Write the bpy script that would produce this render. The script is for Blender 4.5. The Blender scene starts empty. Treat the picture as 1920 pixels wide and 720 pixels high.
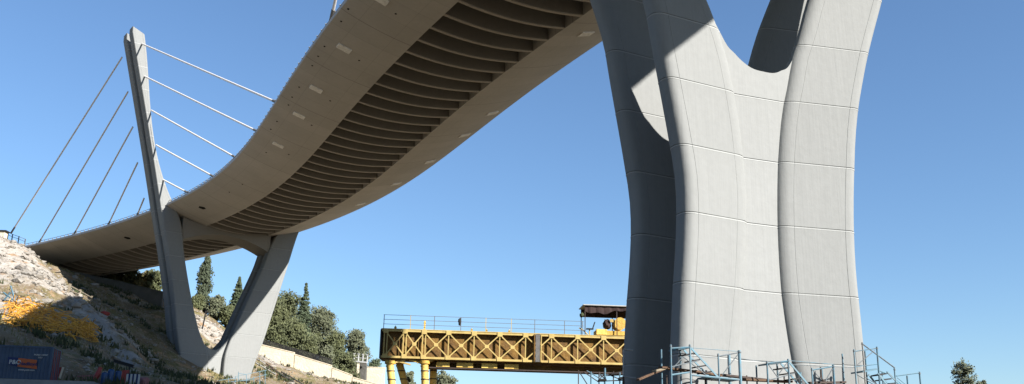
import bpy, math, random
import numpy as np
from mathutils import Vector, noise
random.seed(7)
sc = bpy.context.scene
COL = sc.collection
R = math.radians
# ------------------------------------------------------------------ camera model (metres, eye at the origin)
F, PITCH, ROLL = 1867.0, R(16), R(1.2)
def ray(px, py):
    x = (px-960)/F; y = -(py-360)/F
    c, s = math.cos(ROLL), math.sin(ROLL)
    xr, yr = c*x-s*y, s*x+c*y
    return np.array([xr, math.cos(PITCH)-yr*math.sin(PITCH), math.sin(PITCH)+yr*math.cos(PITCH)])
def at(px, py, Y):                       # survey point: direction read off the photo, distance Y north of the camera
    d = ray(px, py); return d*Y/d[1]
def atz(px, py, Z):
    d = ray(px, py); return d*Z/d[2]
cd = bpy.data.cameras.new('camera'); cam = bpy.data.objects.new('camera', cd); COL.objects.link(cam)
cd.sensor_width = 36; cd.lens = F/1920*36; cd.clip_start = .1; cd.clip_end = 9000
from mathutils import Matrix
cam.matrix_world = Matrix.Rotation(R(90)+PITCH, 4, 'X') @ Matrix.Rotation(ROLL, 4, 'Z')
sc.camera = cam
# ------------------------------------------------------------------ materials
def mat(name, base, rough=.85, metal=0.0, var=None, scale=1.0, bump=0.0, bscale=None, coords='Object', stretch=(1,1,1), spec=.3):
    base = tuple(c*.46 for c in base); var = None if var is None else tuple(c*.46 for c in var)
    m = bpy.data.materials.new(name); m.use_nodes = True; nt = m.node_tree; b = nt.nodes['Principled BSDF']
    b.inputs['Roughness'].default_value = rough; b.inputs['Metallic'].default_value = metal
    b.inputs['Specular IOR Level'].default_value = spec
    if var is None: var = tuple(c*.8 for c in base)
    tc = nt.nodes.new('ShaderNodeTexCoord'); mp = nt.nodes.new('ShaderNodeMapping'); mp.inputs['Scale'].default_value = stretch
    nt.links.new(tc.outputs[coords], mp.inputs[0])
    n = nt.nodes.new('ShaderNodeTexNoise'); n.inputs['Scale'].default_value = scale; n.inputs['Detail'].default_value = 8; n.inputs['Roughness'].default_value = .6
    nt.links.new(mp.outputs[0], n.inputs[0])
    r = nt.nodes.new('ShaderNodeValToRGB'); r.color_ramp.elements[0].position = .3; r.color_ramp.elements[1].position = .7
    r.color_ramp.elements[0].color = (*var, 1); r.color_ramp.elements[1].color = (*base, 1)
    nt.links.new(n.outputs[0], r.inputs[0]); nt.links.new(r.outputs[0], b.inputs['Base Color'])
    if bump:
        n2 = nt.nodes.new('ShaderNodeTexNoise'); n2.inputs['Scale'].default_value = bscale or scale*4; n2.inputs['Detail'].default_value = 6
        nt.links.new(tc.outputs[coords], n2.inputs[0])
        bp = nt.nodes.new('ShaderNodeBump'); bp.inputs['Strength'].default_value = bump; bp.inputs['Distance'].default_value = .3
        nt.links.new(n2.outputs[0], bp.inputs['Height']); nt.links.new(bp.outputs[0], b.inputs['Normal'])
    return m
def concrete(name, base, streak=.06, stain=.12, joints=False, pours=False):
    m = bpy.data.materials.new(name); m.use_nodes = True; nt = m.node_tree; N = nt.nodes; Lk = nt.links; b = N['Principled BSDF']
    b.inputs['Roughness'].default_value = .82; b.inputs['Specular IOR Level'].default_value = .25
    tc = N.new('ShaderNodeTexCoord')
    def noise_(scale, st, det=5):
        mp = N.new('ShaderNodeMapping'); mp.inputs['Scale'].default_value = st; Lk.new(tc.outputs['Object'], mp.inputs[0])
        n = N.new('ShaderNodeTexNoise'); n.inputs['Scale'].default_value = scale; n.inputs['Detail'].default_value = det; Lk.new(mp.outputs[0], n.inputs[0]); return n.outputs[0]
    def mth(op, a, b_, clamp=False):
        k = N.new('ShaderNodeMath'); k.operation = op; k.use_clamp = clamp
        for i, v in enumerate((a, b_)):
            if isinstance(v, (int, float)): k.inputs[i].default_value = v
            else: Lk.new(v, k.inputs[i])
        return k.outputs[0]
    a = noise_(4.5, (1, 1, .03), 3); c = noise_(.22, (1, 1, .55), 6); d = noise_(2.2, (1, 1, 1), 6)
    v = mth('ADD', mth('MULTIPLY', mth('SUBTRACT', a, .5), streak*2), mth('MULTIPLY', mth('SUBTRACT', c, .5), stain*2))
    v = mth('ADD', v, mth('MULTIPLY', mth('SUBTRACT', d, .5), .14)); v = mth('ADD', v, 1.0)
    if pours:                                 # each lift of concrete has a tone of its own, with run-off below each joint
        spz = N.new('ShaderNodeSeparateXYZ'); Lk.new(tc.outputs['Object'], spz.inputs[0])
        q = mth('DIVIDE', mth('ADD', spz.outputs[2], -3.8), 4.333); wn = N.new('ShaderNodeTexWhiteNoise'); wn.noise_dimensions = '1D'; Lk.new(mth('FLOOR', q, 0), wn.inputs['W'])
        v = mth('MULTIPLY', v, mth('ADD', .98, mth('MULTIPLY', wn.outputs['Value'], .04)))
        st = noise_(1.6, (1, 1, .02), 4); fr = mth('FRACT', q, 0); run = mth('MULTIPLY', mth('POWER', fr, 5.0), mth('MULTIPLY', st, .05)); v = mth('SUBTRACT', v, run)
        v = mth('MULTIPLY', v, mth('ADD', 1.0, mth('MULTIPLY', mth('GREATER_THAN', fr, 1-.095/4.333), .45)))
    if joints:
        uv = N.new('ShaderNodeUVMap'); uv.uv_map = 'along'; sp = N.new('ShaderNodeSeparateXYZ'); Lk.new(uv.outputs[0], sp.inputs[0])
        for per, wd, dk in ((3.4, .018, .22), (13.6, .010, .28)):
            fr = mth('FRACT', mth('DIVIDE', sp.outputs[0], per), 0); j = mth('LESS_THAN', fr, wd)
            v = mth('MULTIPLY', v, mth('SUBTRACT', 1.0, mth('MULTIPLY', j, dk)))
        fr = mth('FRACT', mth('DIVIDE', sp.outputs[1], 4.0), 0); j = mth('LESS_THAN', fr, .012)
        v = mth('MULTIPLY', v, mth('SUBTRACT', 1.0, mth('MULTIPLY', j, .18)))
        # each pour a shade of its own
        fl = mth('FLOOR', mth('DIVIDE', sp.outputs[0], 3.4), 0); wn = N.new('ShaderNodeTexWhiteNoise'); wn.noise_dimensions = '1D'; Lk.new(fl, wn.inputs['W'])
        v = mth('MULTIPLY', v, mth('ADD', .96, mth('MULTIPLY', wn.outputs['Value'], .08)))
    mx = N.new('ShaderNodeVectorMath'); mx.operation = 'SCALE'; mx.inputs[0].default_value = base; Lk.new(v, mx.inputs['Scale'])
    Lk.new(mx.outputs[0], b.inputs['Base Color'])
    bp = N.new('ShaderNodeBump'); bp.inputs['Strength'].default_value = .25; bp.inputs['Distance'].default_value = .05
    Lk.new(mth('ADD', a, d), bp.inputs['Height']); Lk.new(bp.outputs[0], b.inputs['Normal'])
    return m
def leafmat(name, a, b_, scale=.6):
    m = mat(name, a, .7, 0, b_, scale, 0, None, 'Object', (1,1,1), .2)
    m.node_tree.nodes['Principled BSDF'].inputs['Subsurface Weight'].default_value = 0
    return m
M = {}
M['pier'] = concrete('pier_concrete', (.210, .213, .206), .03, .04, False, True)
M['leg'] = concrete('leg_concrete', (.186, .189, .182), .05, .04, False, True)
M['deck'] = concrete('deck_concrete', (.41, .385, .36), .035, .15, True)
M['rib'] = concrete('rib_shaded_concrete', (.205, .19, .168), .03, .12)  # darkened: the shade of the deck recess is put into the colour
M['flange'] = concrete('rib_lit_edge_concrete', (.34, .31, .28), .03, .12)  # same concrete painted paler, for bounce light on the rib undersides
M['slab'] = concrete('slab_shaded_concrete', (.10, .096, .085), .03, .12)  # near-black tone carries the recess shade between the ribs
M['cable'] = mat('cable_sheath', (1.4,1.33,1.22), .5, 0, (1.2,1.12,1.05), 2)
M['patch'] = mat('hatch_cover', (1.9,1.85,1.78), .8, 0, (1.3,1.25,1.2), 3)
M['hole'] = mat('hole', (.02,.02,.02))
M['asphalt'] = mat('asphalt', (.055,.055,.055), .9)
M['yellow'] = mat('yellow_paint', (1.0,.62,.10), .6, 0, (.7,.42,.08), 1.6, .2)
M['yellowb'] = mat('bright_yellow_paint', (1.35,.92,.22), .6, 0, (.95,.60,.12), 1.4, .2)
M['tanmetal'] = mat('faded_yellow_paint', (.92,.68,.24), .65, 0, (.66,.47,.15), 2)
M['brownweb'] = mat('rusty_yellow_web', (.36,.19,.03), .75, 0, (.14,.07,.02), .9, .3)
M['dark'] = mat('dark_steel', (.035,.03,.03), .7, 0, (.02,.02,.02), 3)
M['steel'] = mat('dull_steel', (.30,.29,.27), .6, .2, (.2,.19,.18), 4)
M['blue'] = mat('blue_painted_steel', (.10,.30,.42), .55, 0, (.16,.20,.22), 3)
M['bluelight'] = mat('pale_blue_painted_steel', (.16,.40,.52), .55, 0, (.25,.30,.33), 3)
M['rust'] = mat('rusty_tube', (.13,.09,.07), .8, 0, (.07,.05,.045), 4)
M['plank'] = mat('old_plank', (.26,.15,.09), .9, 0, (.13,.08,.05), 3, .3)
M['white'] = mat('white_paint', (.75,.75,.72), .6, 0, (.6,.6,.58), 3)
M['cream'] = mat('cream_stone', (1.25,1.10,.82), .9, 0, (.98,.85,.62), .45, .4, 2)
M['greywall'] = mat('grey_stone', (.20,.19,.17), .9, 0, (.13,.125,.11), .5, .5, 2)
M['container'] = mat('blue_container_paint', (.075,.12,.20), .55, 0, (.05,.085,.15), 1.2, .1)
M['orange'] = mat('orange_paint', (.75,.16,.04), .6)
M['navy'] = mat('navy_paint', (.02,.04,.16), .6)
M['red'] = mat('red_plastic', (.55,.07,.05), .5)
M['pink'] = mat('faded_pink_tarp', (.55,.25,.24), .8, 0, (.35,.14,.14), 2)
M['bluep'] = mat('blue_plastic', (.03,.13,.36), .4, 0, (.02,.07,.2), 3)
M['wood'] = mat('pale_timber', (.50,.42,.30), .9, 0, (.33,.27,.19), 3)
M['rock'] = mat('limestone', (.56,.52,.46), .95, 0, (.34,.29,.23), .9, .6, 4)
M['grass'] = mat('dry_grass', (.36,.29,.13), .95, 0, (.20,.19,.07), .3)
M['scrub'] = mat('green_scrub', (.10,.12,.05), .9, 0, (.05,.065,.025), .5)
M['bark'] = mat('bark', (.10,.075,.055), .95, 0, (.05,.04,.03), 3, .5)
M['pine'] = leafmat('pine_leaves', (.22,.235,.10), (.075,.09,.045))
M['dkpine'] = leafmat('dark_conifer_leaves', (.16,.20,.11), (.08,.11,.06))
M['olive'] = leafmat('pale_leaves', (.26,.27,.155), (.10,.12,.07))
M['cyp'] = leafmat('cypress_leaves', (.12,.145,.08), (.06,.08,.045))
M['tarp'] = mat('brown_awning', (.09,.05,.04), .9, 0, (.05,.03,.03), 2)
M['glass'] = mat('window_glass', (.03,.04,.05), .15)
# ------------------------------------------------------------------ mesh helpers
class MB:
    def __init__(s): s.v = []; s.f = []
    def add(s, vs, fs):
        o = len(s.v); s.v += [tuple(map(float, p)) for p in vs]; s.f += [tuple(i+o for i in f) for f in fs]
    def box(s, c, size, rot=None):          # rot: 3x3 columns
        hx, hy, hz = [d/2 for d in size]
        P = [Vector((x,y,z)) for x in (-hx,hx) for y in (-hy,hy) for z in (-hz,hz)]
        if rot is not None: P = [rot @ p for p in P]
        c = Vector(c); s.add([p+c for p in P], [(0,1,3,2),(4,6,7,5),(0,4,5,1),(2,3,7,6),(0,2,6,4),(1,5,7,3)])
    def bar(s, a, b, w, h=None):            # rectangular bar from a to b
        a, b = Vector(a), Vector(b); d = b-a; L = d.length
        if L < 1e-6: return
        x = d/L; up = Vector((0,0,1)) if abs(x.z) < .95 else Vector((0,1,0))
        y = up.cross(x).normalized(); z = x.cross(y)
        rot = Matrix((x,y,z)).transposed(); s.box((a+b)/2, (L, w, h or w), rot)
    def tube(s, a, b, r, r2=None, n=8):
        a, b = Vector(a), Vector(b); d = b-a
        if d.length < 1e-6: return
        x = d.normalized(); up = Vector((0,0,1)) if abs(x.z) < .95 else Vector((0,1,0))
        y = up.cross(x).normalized(); z = x.cross(y); r2 = r if r2 is None else r2
        vs = []
        for p, q in ((a, r), (b, r2)):
            for k in range(n):
                t = 2*math.pi*k/n; vs.append(p+(y*math.cos(t)+z*math.sin(t))*q)
        fs = [(k,(k+1)%n,n+(k+1)%n,n+k) for k in range(n)]+[tuple(range(n-1,-1,-1)), tuple(range(n,2*n))]
        s.add(vs, fs)
    def poly(s, pts, r, n=6):
        for a, b in zip(pts[:-1], pts[1:]): s.tube(a, b, r, None, n)
    def blob(s, c, size, seed=0, sub=2, rough=.25):
        import bmesh
        bm = bmesh.new(); bmesh.ops.create_icosphere(bm, subdivisions=sub, radius=1)
        off = Vector((seed*3.1, seed*1.7, seed*.9)); vs = []
        for v in bm.verts:
            k = 1+rough*noise.noise(v.co*1.7+off)*2; vs.append(Vector((v.co.x*size[0]*k, v.co.y*size[1]*k, v.co.z*size[2]*k))+Vector(c))
        s.add(vs, [tuple(v.index for v in f.verts) for f in bm.faces]); bm.free()
    def build(s, name, m, parent=None, smooth=None, loc=None):
        me = bpy.data.meshes.new(name)
        vs = s.v
        if parent is not None: l = parent.location; vs = [(p[0]-l.x, p[1]-l.y, p[2]-l.z) for p in vs]
        me.from_pydata(vs, [], s.f); me.update(); me.materials.append(M[m] if isinstance(m, str) else m)
        if smooth is not None:
            me.polygons.foreach_set('use_smooth', [True]*len(me.polygons)); me.set_sharp_from_angle(angle=R(smooth))
        o = bpy.data.objects.new(name, me); COL.objects.link(o)
        if parent is not None: o.parent = parent
        return o
def tag(o, label=None, cat=None, group=None, kind=None):
    for k, v in (('label', label), ('category', cat), ('group', group), ('kind', kind)):
        if v: o[k] = v
    return o
def empty(name, loc, label, cat, group=None):
    o = bpy.data.objects.new(name, None); COL.objects.link(o); o.location = Vector([float(q) for q in loc]); o.empty_display_size = .5
    return tag(o, label, cat, group)
def sub(parent, name):                       # a sub-part holder has its own mesh; locations stay the parent's
    pass
def crom(tab):                               # smooth curve through (z, value) pairs
    tab = sorted(tab); xs = np.array([p[0] for p in tab], float); ys = np.array([p[1] for p in tab], float)
    sl = np.diff(ys)/np.diff(xs); m = np.zeros(len(xs)); m[0] = sl[0]; m[-1] = sl[-1]; h = np.diff(xs)
    m[1:-1] = (sl[:-1]*h[1:]+sl[1:]*h[:-1])/(h[1:]+h[:-1])
    def f(x):
        x = np.clip(x, xs[0], xs[-1]); i = int(np.clip(np.searchsorted(xs, x)-1, 0, len(xs)-2)); t = (x-xs[i])/h[i]
        return float((2*t**3-3*t**2+1)*ys[i]+(t**3-2*t**2+t)*h[i]*m[i]+(-2*t**3+3*t**2)*ys[i+1]+(t**3-t**2)*h[i]*m[i+1])
    return f
# ------------------------------------------------------------------ terrain: surveyed heights, smooth surface through them
H = 47.3
cp = []
def T(px, py, Y, dz=0): p = at(px, py, Y); cp.append((p[0], p[1], p[2]+dz))
for a in [(-70,418,140),(0,442,146),(48,458,147),(100,517,146),(135,550,143),(165,585,138),(195,612,133),
          (0,500,134),(60,520,132),(0,560,120),(60,585,114),(120,600,120),(0,620,98),(100,632,104),(160,650,108),
          (0,655,88),(105,665,88),(200,690,106),(-60,660,90),(-60,560,120),(-80,480,135)]: T(*a)
for a in [(0,715,79),(110,724,79),(-60,705,79),(170,724,84),(260,722,92),(0,740,70),(110,745,68)]: T(*a)
for a in [(300,716,132),(350,724,160),(250,650,150),(210,610,166),(300,620,185),(165,566,185),(230,580,205),(300,585,210),(110,530,195),(340,640,200)]: T(*a)
for a in [(385,606,226),(368,582,232),(430,628,224),(410,680,200),(400,726,178),(470,722,186),(476,665,228),(540,692,228),(600,708,228),(560,718,205),(700,730,228),(640,722,215),(500,690,208)]: T(*a)
for a in [(476,662,240),(600,700,240),(700,735,245),(370,580,245),(240,545,235),(300,560,240)]: T(*a)
cp += [(-104,214,43),(-96,206,41),(-125,240,46),(-112,206,44.5),(-122,190,44),(-160,260,48),(-88,222,39),(-72,222,33),(-150,200,46),(-135,160,41),(-170,150,44),(-160,100,32),(-200,200,48)]
cp += [(0,0,-1.6),(20,10,-1.6),(-20,20,-.8),(15,45,1),(15,62,2.5),(15,80,3),(60,60,2),(-30,50,2),(-60,55,5),(-100,70,14),(0,100,5),(0,130,7),(-20,110,7),(-10,180,13),(10,230,12),(60,150,5),(60,250,8),(150,100,4),(200,250,8),(0,-60,-2),(80,-60,-2),(-80,-40,4),(-90,30,9),(-20,300,16),(-80,300,30),(100,350,10),(-140,330,38)]
for k in range(16):
    t = 2*math.pi*k/16
    cp.append((900*math.cos(t), 900*math.sin(t), 4+(14 if math.cos(t) < -.3 else 0)))
    cp.append((4000*math.cos(t), 4000*math.sin(t), 2))
CP = np.array(cp); n_ = len(CP)
D_ = np.linalg.norm(CP[:,None,:2]-CP[None,:,:2], axis=2)
A_ = np.zeros((n_+3, n_+3)); A_[:n_,:n_] = D_ + np.eye(n_)*-.6; A_[:n_,n_] = 1; A_[:n_,n_+1:] = CP[:,:2]; A_[n_:,:n_] = A_[:n_,n_:].T
W_ = np.linalg.solve(A_, np.concatenate([CP[:,2], np.zeros(3)]))
def hsurf(X, Y):
    X = np.asarray(X, float); Y = np.asarray(Y, float); o = W_[n_]+W_[n_+1]*X+W_[n_+2]*Y
    for i in range(n_): o = o+W_[i]*np.hypot(X-CP[i,0], Y-CP[i,1])
    return o
def rough(x, y):
    d = math.hypot(x, y-60)
    k = 1.0 if d < 300 else 0.0
    g = .9*(noise.noise(Vector((x*.09, y*.09, 3)))) + .5*noise.noise(Vector((x*.27, y*.27, 7))) + .28*noise.noise(Vector((x*.7, y*.7, 11)))
    steep = 1 if x < -18 else .25
    return g*k*steep
def gz(x, y): return float(hsurf(x, y))+rough(x, y)
def axis(lo, hi, st, far):
    a = list(np.arange(lo, hi+1e-6, st)); s_ = st; b = hi
    while b < far: s_ *= 1.35; b += s_; a.append(b)
    s_ = st; b = lo
    while b > -far: s_ *= 1.35; b -= s_; a.insert(0, b)
    return np.array(a)
xs = axis(-150, 40, .8, 4000); ys = axis(40, 260, .8, 4000)
GX, GY = np.meshgrid(xs, ys); GZ = hsurf(GX, GY)
verts = [(float(x), float(y), float(z)+rough(float(x), float(y))) for x, y, z in zip(GX.ravel(), GY.ravel(), GZ.ravel())]
nx = len(xs); faces = [(j*nx+i, j*nx+i+1, (j+1)*nx+i+1, (j+1)*nx+i) for j in range(len(ys)-1) for i in range(nx-1)]
def seg_d(p, a, b):
    ax, ay = a; bx, by = b; dx, dy = bx-ax, by-ay; t = max(0, min(1, ((p[0]-ax)*dx+(p[1]-ay)*dy)/(dx*dx+dy*dy))); return math.hypot(p[0]-ax-t*dx, p[1]-ay-t*dy)
RK = [(at(-40,470,142)[:2], at(110,560,138)[:2], 16), (at(-20,600,112)[:2], at(60,590,118)[:2], 10), (at(390,620,222)[:2], at(560,705,224)[:2], 12)]
TK = [at(168,585,140)[:2], at(205,640,128)[:2], at(238,690,112)[:2]]
def rocky(x, y):
    v = 0
    for a, b, w in RK: v = max(v, 1-seg_d((x,y), a, b)/w)
    return max(0, v)
def track(x, y):
    d = min(seg_d((x,y), TK[0], TK[1]), seg_d((x,y), TK[1], TK[2])); return max(0, min(1, (2.0-d)/.9))
def ground_mat(bright=True):
    m = bpy.data.materials.new('hillside_soil' if bright else 'site_floor_soil'); m.use_nodes = True; nt = m.node_tree; N = nt.nodes; Lk = nt.links; b = N['Principled BSDF']
    b.inputs['Roughness'].default_value = .95; b.inputs['Specular IOR Level'].default_value = .1
    tc = N.new('ShaderNodeTexCoord')
    def nz(scale, st=(1,1,1), det=8, ro=.6):
        mp = N.new('ShaderNodeMapping'); mp.inputs['Scale'].default_value = st; mp.inputs['Rotation'].default_value = (0,0,R(35)); Lk.new(tc.outputs['Object'], mp.inputs[0])
        n = N.new('ShaderNodeTexNoise'); n.inputs['Scale'].default_value = scale; n.inputs['Detail'].default_value = det; n.inputs['Roughness'].default_value = ro; Lk.new(mp.outputs[0], n.inputs[0]); return n.outputs[0]
    def ramp(x, stops):
        r = N.new('ShaderNodeValToRGB'); e = r.color_ramp.elements
        e[0].position, e[0].color = stops[0][0], (*stops[0][1],1); e[1].position, e[1].color = stops[-1][0], (*stops[-1][1],1)
        for p, c in stops[1:-1]: k = e.new(p); k.color = (*c,1)
        Lk.new(x, r.inputs[0]); return r.outputs[0]
    def mix(f, a, c):
        k = N.new('ShaderNodeMix'); k.data_type = 'RGBA'; Lk.new(f, k.inputs[0]); Lk.new(a, k.inputs[6]); Lk.new(c, k.inputs[7]); return k.outputs[2]
    soil = ramp(nz(.35), [(.3,(.20,.14,.085)),(.5,(.33,.25,.16)),(.7,(.42,.35,.24))])
    rock = ramp(nz(.9,(1,1,2.5)), [(.3,(.40,.34,.28)),(.55,(.58,.53,.46)),(.75,(.66,.62,.55))])
    grs = ramp(nz(1.6), [(.3,(.13,.12,.05)),(.6,(.30,.25,.11)),(.8,(.42,.36,.17))])
    f1 = ramp(nz(.13,(1,.5,1),7,.65), [(.47,(0,0,0)),(.56,(1,1,1))]); f2 = ramp(nz(.22,(1,1,1),9,.7), [(.48,(0,0,0)),(.58,(1,1,1))])
    at_ = N.new('ShaderNodeAttribute'); at_.attribute_name = 'rocky'; tk_ = N.new('ShaderNodeAttribute'); tk_.attribute_name = 'track'
    ad = N.new('ShaderNodeMath'); ad.operation = 'MULTIPLY_ADD'; Lk.new(at_.outputs['Fac'], ad.inputs[0]); ad.inputs[1].default_value = .34; ad.inputs[2].default_value = -.10
    ad2 = N.new('ShaderNodeMath'); ad2.operation = 'ADD'; Lk.new(nz(.10,(1,.55,1),8,.68), ad2.inputs[0]); Lk.new(ad.outputs[0], ad2.inputs[1])
    f1 = ramp(ad2.outputs[0], [(.50,(0,0,0)),(.57,(1,1,1))])
    c = mix(f2, soil, grs); c = mix(f1, c, rock)
    rust = ramp(nz(.5), [(.3,(.42,.25,.13)),(.7,(.50,.36,.22))]); f3 = ramp(nz(.30,(1,1,2),5,.6), [(.57,(0,0,0)),(.63,(1,1,1))]); c = mix(f3, c, rust)
    dust = ramp(nz(1.1), [(.3,(.36,.34,.31)),(.7,(.46,.44,.41))]); c = mix(tk_.outputs['Fac'], c, dust)
    spk = ramp(nz(3.2,(1,1,1),3,.5), [(.62,(0,0,0)),(.66,(1,1,1))]); c = mix(spk, c, rock)
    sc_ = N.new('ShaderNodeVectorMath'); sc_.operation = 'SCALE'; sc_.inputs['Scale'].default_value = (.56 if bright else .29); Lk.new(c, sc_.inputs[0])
    Lk.new(sc_.outputs[0], b.inputs['Base Color'])
    bp = N.new('ShaderNodeBump'); bp.inputs['Strength'].default_value = .9; bp.inputs['Distance'].default_value = .6
    Lk.new(nz(1.3,(1,1,1),10,.7), bp.inputs['Height']); Lk.new(bp.outputs[0], b.inputs['Normal'])
    return m
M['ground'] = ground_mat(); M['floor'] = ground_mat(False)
g = MB(); g.v = verts; g.f = faces
go = g.build('ground', 'ground', None, 60)
for an_, fn_ in (('rocky', rocky), ('track', track)):
    at__ = go.data.attributes.new(an_, 'FLOAT', 'POINT'); at__.data.foreach_set('value', [fn_(v[0], v[1]) for v in verts])
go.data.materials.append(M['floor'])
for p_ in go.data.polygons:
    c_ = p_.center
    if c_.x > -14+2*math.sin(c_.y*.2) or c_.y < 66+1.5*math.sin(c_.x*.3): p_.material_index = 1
tag(go, 'dry rocky hillside and valley floor of pale limestone and dust', 'ground', None, 'structure')
def raygz(px, py, y0=40, y1=330):            # where the sight line meets the hillside
    d = ray(px, py); pv = None
    for Y in np.arange(y0, y1, 1.0):
        p = d*Y/d[1]
        if hsurf(p[0], p[1])+rough(p[0], p[1]) >= p[2]: return p
    return d*200/d[1]
# ------------------------------------------------------------------ deck centreline
Lpx = [(65,457),(150,435),(200,422),(275,402),(296,396),(327,372),(348,363),(385,345),(440,296),(480,250),(520,195),(545,145),(585,85),(610,47),(640,8)]
LE = np.array([atz(x, y, H)[:2] for x, y in Lpx])
tg = np.gradient(LE, axis=0); tg /= np.linalg.norm(tg, axis=1)[:,None]
CC = LE+14*np.stack([-tg[:,1], tg[:,0]], 1)
NPC = np.array([15.6, 63.4]); NTH = R(20)          # near pylon axis and the bearing of its faces
FPC = np.array([-54.9, 187.1]); FTH = R(36)
w1 = np.array([.305,-.952])
near_pts = [NPC+w1*k for k in range(0, 62, 6)]
pts = np.concatenate([CC, [FPC]*2, near_pts, near_pts[:4], [(-3.6,95.3)]*2])
pc = np.polyfit(pts[:,1]/100, pts[:,0], 7)
yy = np.linspace(230, 12, 500); xx = np.polyval(pc, yy/100)
cl = np.stack([xx, yy], 1)
t0 = cl[0]-cl[1]; t0 /= np.linalg.norm(t0); cl = np.concatenate([[cl[0]+t0*k for k in range(40, 0, -2)], cl])
t1 = cl[-1]-cl[-2]; t1 /= np.linalg.norm(t1); cl = np.concatenate([cl, [cl[-1]+t1*k for k in range(3, 100, 3)]])
S = np.concatenate([[0], np.cumsum(np.linalg.norm(np.diff(cl, axis=0), axis=1))]); SL = S[-1]
def cen(s):
    p = np.array([np.interp(s, S, cl[:,0]), np.interp(s, S, cl[:,1])])
    a = np.array([np.interp(s-.8, S, cl[:,0]), np.interp(s-.8, S, cl[:,1])]); b = np.array([np.interp(s+.8, S, cl[:,0]), np.interp(s+.8, S, cl[:,1])])
    t = (b-a)/np.linalg.norm(b-a); return p, t, np.array([-t[1], t[0]])
def dk(s, u, z):                              # u positive = right edge seen from the far end
    p, t, nr = cen(s); q = p+nr*u; return np.array([q[0], q[1], H+z])
def s_of(p):
    d = np.hypot(cl[:,0]-p[0], cl[:,1]-p[1]); return S[int(np.argmin(d))]
def belly(u): return -.45-3.0*(1-(abs(u)/14)**2.0)
deck = empty('bridge_deck', (*cen(s_of((-15,120)))[0], H), 'curved grey concrete bridge deck with ribbed underside sweeping between two pylons', 'bridge deck')
srange = np.arange(2, SL-1, 1.2)
def loft(profile, name, m, uv=True, srange=srange, smooth=35):
    n = len(profile); mb = MB(); V = []
    for s in srange:
        for (u, z) in profile: V.append(dk(s, u, z))
    Fc = []
    for i in range(len(srange)-1):
        for k in range(n):
            a = i*n+k; b = i*n+(k+1)%n; Fc.append((a, b, b+n, a+n))
    Fc.append(tuple(range(n-1,-1,-1))); Fc.append(tuple((len(srange)-1)*n+k for k in range(n)))
    mb.add(V, Fc); o = mb.build(name, m, deck, smooth)
    if uv:
        me = o.data; ul = me.uv_layers.new(name='along')
        for p in me.polygons:
            for li in p.loop_indices:
                vi = me.loops[li].vertex_index; ul.data[li].uv = (srange[vi//n], profile[vi%n][0]+20)
    return o
us = np.linspace(14, 6, 12)
for sg in (-1, 1):
    prof = [(sg*14.0, .0)]+[(sg*u, belly(u)) for u in us]+[(sg*6, -.352), (sg*13.3, -.352), (sg*13.3, .0)]
    # rounded lip at the outer edge
    prof = [(sg*13.96, .05),(sg*14.0,-.05),(sg*14.0,-.42)]+[(sg*u, belly(u)-.02) for u in us[1:]]+[(sg*6, -.352), (sg*13.4, -.352), (sg*13.4, .05)]
    loft(prof, 'box_girder', 'deck')
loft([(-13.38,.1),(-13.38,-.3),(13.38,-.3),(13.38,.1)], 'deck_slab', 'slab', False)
loft([(-12.8,.104),(-12.8,.102),(12.8,.102),(12.8,.104)], 'road_surface', 'asphalt', False)
ribs_s = np.arange(12, s_of(NPC)+22, 3.4)
sF, sN = s_of(FPC), s_of(NPC)
for s in ribs_s:
    mb = MB(); u_ = np.linspace(-5.995, 5.995, 17); V = []; 
    for ds in (-.17, .17):
        for u in u_: V.append(dk(s+ds, u, belly(u)+.10))
        for u in u_: V.append(dk(s+ds, u, -.304))
    n = len(u_); Fc = []
    for k in range(n-1):
        Fc += [(k, k+1, n+k+1, n+k), (2*n+k+1, 2*n+k, 3*n+k, 3*n+k+1), (k+1, k, 2*n+k, 2*n+k+1), (n+k, n+k+1, 3*n+k+1, 3*n+k)]
    Fc += [(0, n, 3*n, 2*n), (n-1, 3*n-1, 4*n-1, 2*n-1)]
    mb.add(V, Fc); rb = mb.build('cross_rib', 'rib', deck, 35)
    mb = MB(); V = []
    for ds in (-.2, .2):
        for dz in (-.01, .094):
            for u in u_: V.append(dk(s+ds, u, belly(u)+dz))
    Fc = []
    for k in range(n-1):
        Fc += [(k, k+1, 2*n+k+1, 2*n+k), (k+1, k, n+k, n+k+1), (n+k+1, n+k, 3*n+k, 3*n+k+1), (2*n+k, 2*n+k+1, 3*n+k+1, 3*n+k)]
    mb.add(V, Fc); fl_ = mb.build('rib_lit_edge', 'flange', deck, 35); fl_.parent = rb  # added pale strip that paints bounce light along the rib underside
def su(px, py, zz=-2.2):
    for _ in range(4):
        p = atz(px, py, H+zz); s = s_of(p); c, t, nr = cen(s); u = float(np.dot(p[:2]-c, nr)); zz = belly(min(abs(u), 13.9))
    return s, u
for px, py in [(645,90),(592,167),(561,215),(521,272),(1100,62),(922,213),(872,253),(806,303),(742,345),(675,383),(714,-3)]:
    s, u = su(px, py); mb = MB(); V = []
    hu, hs = (.75, .55)
    uc = np.clip(u, -13, 13)
    q = [(-hs,-hu),(hs,-hu),(hs,hu),(-hs,hu)]
    for dz in (0.0, -.14):
        for a, b in q: V.append(dk(s+a, uc+b, belly(uc+b)+dz))
    mb.add(V, [(3,2,1,0),(4,5,6,7),(0,1,5,4),(1,2,6,5),(2,3,7,6),(3,0,4,7)]); mb.build('hatch_cover', 'patch', deck)
mb = MB()
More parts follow.
